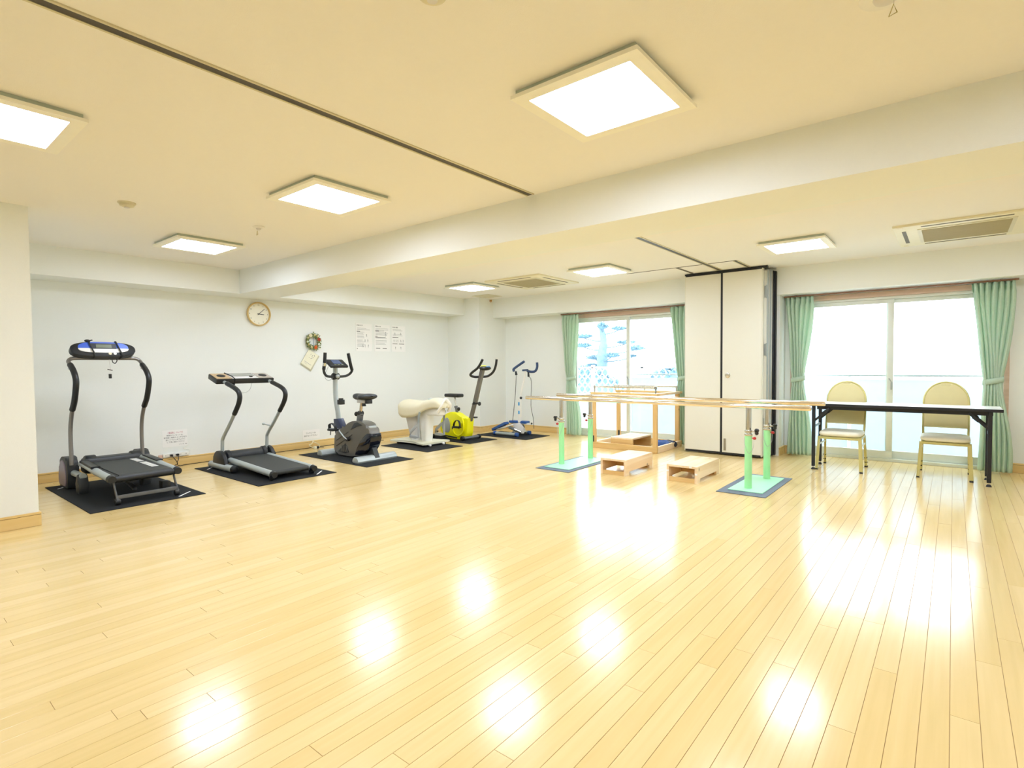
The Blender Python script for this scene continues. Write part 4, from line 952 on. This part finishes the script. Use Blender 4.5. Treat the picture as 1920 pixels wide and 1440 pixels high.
# stool in the frame
t = thing('step_stool', (-3.47, 6.93, 0), 'pine step stool standing inside the wooden walking frame', 'step stool', 'low pine step stools')
x0, x1, y0, y1, zt = -3.65, -3.32, 6.64, 7.22, .162
MB().box(x0, x1, y0, y1, zt - .022, zt, .002, 1).build('top_board', PINEY, t)
MB().box(x0, x1, y0, y0 + .024, 0, zt - .022).build('end_board', PINEX, t, False); MB().box(x0, x1, y1 - .024, y1, 0, zt - .022).build('end_board', PINEX, t, False)
MB().box(x0, x0 + .022, y0 + .024, y1 - .024, .03, zt - .022).build('side_board', PINEY, t, False)
t = thing('folded_cloth', (-3.12, 7.0, 0), 'folded blue cloth lying on the floor in the wooden frame', 'cloth')
def cush(cx, cy, cz, rx, ry, rz, ang, sd):
    r_ = random.Random(sd); R_ = Matrix.Rotation(ang, 3, 'Z')
    def f(u, v):
        a, b_ = 2 * PI * u, PI * (v - .5)
        sq = lambda q, e: math.copysign(abs(q) ** e, q)
        p = Vector((rx * sq(math.cos(b_), .7) * sq(math.cos(a), .5), ry * sq(math.cos(b_), .7) * sq(math.sin(a), .5), rz * math.sin(b_) * (1 + .15 * math.sin(3 * a))))
        return Vector((cx, cy, cz)) + R_ @ p
    return f
MB().grid(cush(-3.10, 7.08, .055, .11, .16, .05, .5, 1), 32, 12, True).build('cloth_fold', CUSHB, t)
MB().grid(cush(-3.05, 7.20, .05, .06, .12, .05, 1.3, 2), 24, 10, True).build('cloth_fold', NAVY, t)
MB().grid(cush(-3.18, 6.80, .022, .12, .13, .02, .15, 3), 28, 10, True).build('pale_fold', mat('pale_cloth', 'C8CCE0', .8), t)

# ------------------------------------------------------------------ table
t = thing('folding_table', (-.42, 6.84, 0), 'narrow folding table with white top and black legs before the gold chairs', 'table')
MB().box(-1.21, .36, 6.60, 7.05, .690, .718, .003, 1).build('table_edge', BLACKM, t)
MB().box(-1.205, .355, 6.605, 7.045, .7175, .7205).build('table_top', mat('table_laminate', 'F0F2F0', .25), t, False)
MB().box(-1.14, .29, 6.64, 6.67, .655, .690).box(-1.14, .29, 6.98, 7.01, .655, .690).build('apron', BLACKM, t, False)
for x_, e in ((-1.17, 1), (.27, -1)):
    for y_ in (6.635, 7.015):
        lg = MB().box(x_ - .016, x_ + .016, y_ - .016, y_ + .016, .035, .692, .003, 1).build('leg', BLACKM, t)
        MB().tube([(x_, y_, .035), (x_, y_, .022)], .007, 8).build('foot_screw', CHROME, lg)
        MB().tube([(x_, y_, .022), (x_, y_, .012), (x_, y_, 0)], [.01, .018, .022], 14).build('foot_pad', BLACKT, lg)
        MB().bar((x_ + e * .012, y_, .535), (x_ + e * .15, y_, .672), .012, .022, .002).build('fold_strut', BLACKM, lg)
        MB().bar((x_ + e * .075, y_ - .006, .60), (x_ + e * .12, y_ - .006, .642), .012, .032, .002).build('strut_joint', BLACKT, lg)
    MB().bar((x_, 6.65, .47), (x_, 7.0, .47), .012, .028, .002).build('cross_stretcher', ALUD, t)

# ------------------------------------------------------------------ banquet chairs
def chair():
    t = thing('banquet_chair', (0, 0, 0), 'gold banquet chair with a round padded back, left one behind the table', 'chair', 'gold banquet chairs')
    # front toward -Y ; seat y 0..0.42 ; width .42
    def seat(u, v):
        a, b_ = 2 * PI * u, PI * (v - .5); sq = lambda q, e: math.copysign(abs(q) ** e, q)
        return Vector((.198 * sq(math.cos(b_), .35) * sq(math.cos(a), .3), .205 + .205 * sq(math.cos(b_), .35) * sq(math.sin(a), .3), .39 + .033 * sq(math.sin(b_), .7)))
    MB().grid(seat, 40, 12, True).build('seat', IVORYF, t)
    MB().box(-.195, .195, .005, .40, .335, .36, .004).build('seat_frame', GOLD, t)
    for sx in (-1, 1):
        lg = MB().bar((sx * .188, .02, .36), (sx * .205, -.012, .012), .024, .024, .004).build('leg', GOLD, t)
        MB().bar((sx * .2053, -.0125, .014), (sx * .206, -.0135, 0), .026, .026, .003).build('foot_cap', BLKPL, lg)
        rl = MB().bar((sx * .188, .385, .36), (sx * .200, .455, .012), .024, .024, .004).build('leg', GOLD, t)
        MB().bar((sx * .2003, .4555, .014), (sx * .201, .457, 0), .026, .026, .003).build('foot_cap', BLKPL, rl)
        MB().bar((sx * .201, .447, .05), (sx * .2005, .4465, .062), .027, .027).bar((sx * .199, .438, .10), (sx * .1985, .4375, .112), .027, .027).build('stacking_bumper', BLKPL, rl)
        MB().bar((sx * .195, .01, .27), (sx * .192, .405, .27), .010, .016, .002).build('side_stretcher', ALU, t)
    # back: tilted plane
    def bk(x_, s_): return Vector((x_, .385 + s_ * .16, .34 + s_ * .60))
    pr = [bk(-.18, 0)] + [bk(-.185, q) for q in (.2, .4, .6)]
    n = 14
    arc = [bk(-.185 * math.cos(PI * i / n) , .66 + .34 * math.sin(PI * i / n)) for i in range(n + 1)]
    MB().tube(pr + arc + [bk(.185, q) for q in (.6, .4, .2)] + [bk(.18, 0)], .0115, 10).build('back_frame', GOLD, t)
    out = [(-.178, .22), (-.178, .66)] + [(-.178 * math.cos(PI * i / n), .66 + .325 * math.sin(PI * i / n)) for i in range(1, n)] + [(.178, .66), (.178, .22)]
    nrm = (bk(1, 0) - bk(0, 0)).cross(bk(0, 1) - bk(0, 0)).normalized()
    mb = MB()
    for d0, d1, sc_ in ((-.006, -.02, .93),):
        A = [mb.bm.verts.new(bk(x_, s_) + nrm * .012) for x_, s_ in out]; 
        F_ = [mb.bm.verts.new(bk(x_ * .9, .59 + (s_ - .59) * .93) + nrm * .024) for x_, s_ in out]
        B = [mb.bm.verts.new(bk(x_, s_) - nrm * .010) for x_, s_ in out]
        m_ = len(out)
        for i in range(m_):
            j = (i + 1) % m_
            mb.bm.faces.new((A[i], A[j], F_[j], F_[i])); mb.bm.faces.new((A[j], A[i], B[i], B[j]))
        mb.bm.faces.new(F_); mb.bm.faces.new(B[::-1])
    mb.build('backrest', GOLDF, t)
    MB().tube([bk(-.045, .965) + nrm * .013, bk(-.03, .935) + nrm * .02, bk(.03, .935) + nrm * .02, bk(.045, .965) + nrm * .013], .007, 8, sm=3).build('back_handle', mat('handle_gold', 'E8E0B0', .3, .4), t)
    MB().prism([(-.05, .0), (.05, 0), (.03, -.014), (-.03, -.014)], 'xz', 0, .004)
    return t
c1 = chair(); c1.location = (-.935, 6.66, 0)
dup(c1, (-.055, 6.79, 0), 'gold banquet chair with a round padded back, right one near the curtain', 0)

# ------------------------------------------------------------------ wall items (left wall, facing +X)
XW = XL + .0005
def disc(mb, x0, x1, yc, zc, r, seg=40): return mb.cyl((x0, yc, zc), (x1, yc, zc), r, seg=seg)
t = thing('wall_clock', (XW, 3.47, 1.69), 'round wall clock with a pale wooden rim, showing eight past three', 'clock')
yc, zc, r = 3.47, 1.855, .158
def rim(u, v):
    a = 2 * PI * u; b_ = 2 * PI * v
    return Vector((XW + .024 + .023 * math.sin(b_), yc + (r - .010 + .010 * math.cos(b_)) * math.cos(a), zc + (r - .010 + .010 * math.cos(b_)) * math.sin(a)))
mb = MB()
V = [[mb.bm.verts.new(rim(i / 48, j / 10)) for j in range(10)] for i in range(48)]
for i in range(48):
    for j in range(10): mb.bm.faces.new((V[i][j], V[(i + 1) % 48][j], V[(i + 1) % 48][(j + 1) % 10], V[i][(j + 1) % 10]))
mb.build('rim', CLOCKW, t)
fc = disc(MB(), XW, XW + .018, yc, zc, r - .012).build('dial', CLOCKF, t)
for h in range(1, 13):
    a = PI / 2 - h * PI / 6
    text(str(h), .024, (XW + .0185, yc + .118 * math.cos(a), zc + .118 * math.sin(a) - .008), ROT_LEFTWALL, INK, 'numeral', fc)
def hand(ang, ln, wd, nm):
    d = Vector((0, math.cos(ang), math.sin(ang))); MB().bar(Vector((XW + .022, yc, zc)) - d * .02, Vector((XW + .022, yc, zc)) + d * ln, .0015, wd, 0, up=(0, -d.z, d.y)).build(nm, INK, t)
hand(PI / 2 - math.radians(48), .105, .006, 'minute_hand'); hand(PI / 2 - math.radians(94), .07, .008, 'hour_hand')
disc(MB(), XW + .018, XW + .026, yc, zc, .008, 14).build('hub', INK, t)

t = thing('flower_wreath', (XW, 4.24, 1.40), 'small flower wreath with orange roses on the wall', 'wreath')
yc, zc, r = 4.24, 1.52, .092
rn = random.Random(3)
MB().tube([(XW + .025, yc + r * math.cos(2 * PI * i / 20), zc + r * math.sin(2 * PI * i / 20)) for i in range(20)], .018, 8, closed=True).build('twig_ring', mat('twig', '6E6A44', .8), t)
fo = MB()
for k in range(170):
    a = rn.uniform(0, 2 * PI); q = r + rn.uniform(-.03, .03)
    c = Vector((XW + .03 + rn.uniform(-.01, .02), yc + q * math.cos(a), zc + q * math.sin(a)))
    d = Vector((rn.uniform(0, .6), rn.uniform(-1, 1), rn.uniform(-1, 1))).normalized() * .028; e = d.cross(Vector((1, .2, .1))).normalized() * .008
    vs = [fo.bm.verts.new(p) for p in (c - d * .2, c + d * .4 + e, c + d, c + d * .4 - e)]; fo.bm.faces.new(vs)
lv = fo.build('leaves', mat('leaf_green', '7C8A50', .7), t, False); lv['kind'] = 'stuff'
for ang, q, rad, cc, nm in ((-70, r, .030, 'E8682C', 'orange_rose'), (18, r, .028, 'B4482E', 'red_rose'), (120, r, .028, 'EDE6C8', 'cream_flower'), (-110, r, .020, 'E8DCA8', 'cream_flower'), (-25, r, .018, 'E6EEDC', 'cream_flower'), (150, r + .005, .016, 'D8D09C', 'cream_flower'), (75, r, .018, 'DCCB88', 'cream_flower'), (50, r, .015, 'D4C07C', 'cream_flower'), (-150, r, .016, 'C8B870', 'cream_flower'), (185, r, .016, 'DDE4C8', 'cream_flower')):
    a = math.radians(ang); c = (XW + .045, yc + q * math.cos(a), zc + q * math.sin(a)); mb = MB().ball(c, (rad * .6, rad * .5, rad * .5), 10, 6)
    for k in range(6):
        b_ = k * PI / 3; mb.ball((c[0] - .004, c[1] + rad * .6 * math.cos(b_), c[2] + rad * .6 * math.sin(b_)), (rad * .4, rad * .42, rad * .42), 8, 5)
    mb.build(nm, mat('petal_' + cc, cc, .7), t)
MB().tube([(XW + .04, yc - .005, zc + .085), (XW + .045, yc - .004, zc - .075)], .004, 6).build('hanging_cord', mat('cord_blue', '7C90A8', .6), t)

t = thing('desk_calendar', (XW, 4.2, 1.1), 'tilted cream illustrated calendar card hanging under the wreath', 'calendar')
an = math.radians(-33); RC = Matrix.Rotation(an, 3, 'X')
def cc_(p): return Vector((XW + .02, 4.195, 1.255)) + RC @ Vector(p)
MB().obox(cc_((-.008, 0, 0)), (.012, .19, .25), RC, .001).build('backing', mat('calendar_edge', 'C9C6AC', .7), t)
pg = MB().obox(cc_((0, -.012, .004)), (.004, .17, .235), RC).build('front_page', mat('calendar_page', 'EEEBD2', .7), t)
mb = MB()
for k in range(9):
    y0 = -.03 + .018 * (k % 4) + rn.uniform(-.01, .01); z0 = .02 + .025 * (k // 3) + rn.uniform(-.01, .01)
    mb.bar(cc_((.003, y0, z0)), cc_((.003, y0 + rn.uniform(-.02, .02), z0 + rn.uniform(-.02, .02))), .004, .001, up=(1, 0, 0))
mb.build('plant_sketch', INK, pg, False)
MB().bar(cc_((.003, -.07, -.06)), cc_((.003, .05, -.06)), .004, .001, up=(1, 0, 0)).bar(cc_((.003, -.06, -.08)), cc_((.003, -.01, -.08)), .002, .001, up=(1, 0, 0)).build('caption_line', INKL, pg, False)

def poster(y0, y1, z0, z1, label, sd, title):
    t = thing('exercise_poster', (XW, (y0 + y1) / 2, z0), label, 'poster')
    MB().box(XW, XW + .003, y0, y1, z0, z1).build('sheet', PAPER, t, False)
    X_ = XW + .0034
    text(title, .022, (X_, y0 + .02, z1 - .035), ROT_LEFTWALL, INK, 'title', t, .0002, 'LEFT')
    r_ = random.Random(sd); a = MB(); b_ = MB()
    zz = z1 - .06
    def rect(mb, ya, yb, za, zb): mb.box(X_ - .0002, X_ + .0003, ya, yb, za, zb)
    W_ = y1 - y0
    rows = {1: [.07, .09, .13, .15, .165, .19, .205, .22, .25, .265, .28, .30, .32, .335, .35], 2: [.06, .08, .095, .11, .13, .145, .16, .20, .215, .25, .27, .29, .31], 3: [.06, .08, .14, .16]}[sd]
    for k, q in enumerate(rows):
        z_ = z1 - q; ln = W_ * (r_.uniform(.35, .5) if sd == 1 and q > .12 else r_.uniform(.55, .85))
        rect(b_, y0 + .025, y0 + .02 + ln, z_ - .003, z_ + .001)
    heavy = {1: [(.02, .08, .12), (.02, .035, .385)], 2: [(.02, .09, .10), (.02, .06, .185), (.02, .22, .20), (.03, .11, .375), (.16, .24, .375)], 3: [(.02, .14, .19), (.02, .12, .295), (.15, .26, .295)]}[sd]
    for (u0, u1, q) in heavy: rect(a, y0 + u0, y0 + u1, z1 - q - .005, z1 - q + .003)
    a.build('bold_lines', INK, t, False); b_.build('text_lines', INKL, t, False)
    fg = MB()
    figs = {1: [(.20, .18), (.17, .26), (.22, .26), (.13, .34), (.17, .34), (.23, .34)], 2: [(.22, .13), (.22, .16)], 3: [(.07, .13), (.19, .13), (.05, .245), (.09, .245), (.13, .245), (.19, .245), (.24, .245), (.08, .36), (.19, .36)]}[sd]
    for (u, q) in figs:                                        # little figures doing exercises
        yy, zz = y0 + u, z1 - q
        fg.cyl((X_ - .0002, yy, zz + .012), (X_ + .0004, yy, zz + .012), .0055, seg=10)
        fg.bar((X_, yy, zz + .006), (X_, yy + r_.uniform(-.004, .004), zz - .010), .0005, .004, up=(0, 1, 0))
        for e in (-1, 1):
            fg.bar((X_, yy, zz + .003), (X_, yy + e * .012, zz + r_.uniform(-.01, .012)), .0005, .002, up=(0, 1, 0))
            fg.bar((X_, yy, zz - .010), (X_, yy + e * .008, zz - .024), .0005, .0025, up=(0, 1, 0))
    fg.build('figure_drawings', mat('figure_ink', '70767A', .8), t, False)
poster(4.97, 5.27, 1.395, 1.82, 'left one of three white exercise instruction posters', 1, '体操の方法')
poster(5.315, 5.62, 1.395, 1.82, 'middle one of three white exercise instruction posters', 2, '運動の方法')
poster(5.655, 5.94, 1.395, 1.82, 'right one of three white exercise instruction posters, with most drawings', 3, '体操の種類')

t = thing('notice_sheet', (XW, 2.45, .225), 'white paper notice with a red heading above the power strip', 'notice')
MB().box(XW, XW + .002, 2.315, 2.58, .228, .425).build('sheet', PAPER, t, False)
text('（電源について）', .024, (XW + .0024, 2.452, .385), ROT_LEFTWALL, INKR, 'heading', t, .0002)
for k, s_ in enumerate(('機器のコンセントは、', '使用後に電源スイッチの切り', '抜いて下さいますように', 'して頂ご協力ください')):
    text(s_, .019, (XW + .0024, 2.452, .356 - .026 * k), ROT_LEFTWALL, INK, 'text_line', t, .0002)
text('リハビリ室　職員', .011, (XW + .0024, 2.53, .247), ROT_LEFTWALL, INK, 'signature', t, .0002)
t = thing('notice_sheet', (XW, 4.20, .125), 'small white two-line notice above the outlet left of the grey bike', 'notice')
MB().box(XW, XW + .002, 4.065, 4.33, .128, .258).build('sheet', PAPER, t, False)
text('コンセントは', .026, (XW + .0024, 4.19, .203), ROT_LEFTWALL, INK, 'text_line', t, .0002)
text('抜かないで下さい', .026, (XW + .0024, 4.19, .165), ROT_LEFTWALL, INK, 'text_line', t, .0002)

t = thing('power_strip', (XW, 2.43, BH), 'white power strip with two black plugs above the baseboard', 'power strip')
ps = MB().box(XW, XW + .03, 2.31, 2.585, BH + .012, BH + .052, .005).build('strip_body', WHITEP, t)
for k in range(5):
    for e in (-1, 1): MB().box(XW + .029, XW + .031, 2.34 + k * .052 + e * .006 - .001, 2.34 + k * .052 + e * .006 + .001, BH + .026, BH + .038).build('socket_slot', INK, ps, False)
MB().box(XW, XW + .03, 2.265, 2.305, BH + .008, BH + .045, .006).build('adapter_plug', mat('beige_plug', 'D9B8A8', .5), t)
for y_ in (2.39, 2.455):
    MB().box(XW + .028, XW + .06, y_ - .014, y_ + .014, BH + .020, BH + .044, .005).build('plug', BLKPL, t)
MB().tube([(XW + .02, 2.585, BH + .03), (XW + .015, 2.60, BH + .07), (XW + .01, 2.56, BH + .085), (XW + .01, 2.53, BH + .10), (XW + .01, 2.56, BH + .12), (XW + .004, 2.59, BH + .13)], .004, 6, sm=4).build('white_lead', WHITEP, t)
CAB = mat('brown_black_cable', '2A201C', .5)
mb = MB().tube([(XW + .06, 2.39, BH + .03), (XW + .10, 2.40, BH + .0), (XW + .10, 2.425, .06), (XW + .09, 2.43, .03), (XW + .08, 2.36, .01), (XW + .10, 2.2, .006), (-6.86, 2.12, .005)], .004, 6, sm=5)
mb.tube([(XW + .06, 2.455, BH + .03), (XW + .09, 2.445, BH - .02), (XW + .095, 2.43, .05), (XW + .07, 2.46, .008), (XW + .04, 2.6, .005), (XW + .03, 3.2, .005), (XW + .03, 3.9, .005), (XW + .03, 4.8, .005), (-6.9, 5.3, .005)], .004, 6, sm=5)
mb.build('power_cord', CAB, t)
t = thing('extension_cord', (-6.98, 4.22, 0), 'short white extension cord with a white and black plug on the floor', 'extension cord')
MB().tube([(XW + .004, 4.215, .10), (XW + .03, 4.20, .085), (XW + .05, 4.17, .06), (XW + .06, 4.13, .05), (-6.99, 4.13, .025), (-6.98, 4.16, .018)], .006, 8, sm=5).tube([(XW + .004, 4.215, .10), (XW + .03, 4.22, .08), (XW + .06, 4.25, .06), (-6.99, 4.25, .035), (-6.98, 4.23, .02)], .006, 8, sm=5).build('lead', mat('ivory_cord', 'E6DCB8', .5), t)
MB().box(-7.0, -6.955, 4.145, 4.185, 0, .036, .005).build('socket_head', CREAM, t)
MB().box(-6.998, -6.957, 4.186, 4.222, .001, .034, .005).tube([(-6.975, 4.222, .018), (-6.97, 4.26, .012), (-6.965, 4.30, .008)], .004, 6, sm=4).build('black_plug', BLKPL, t)
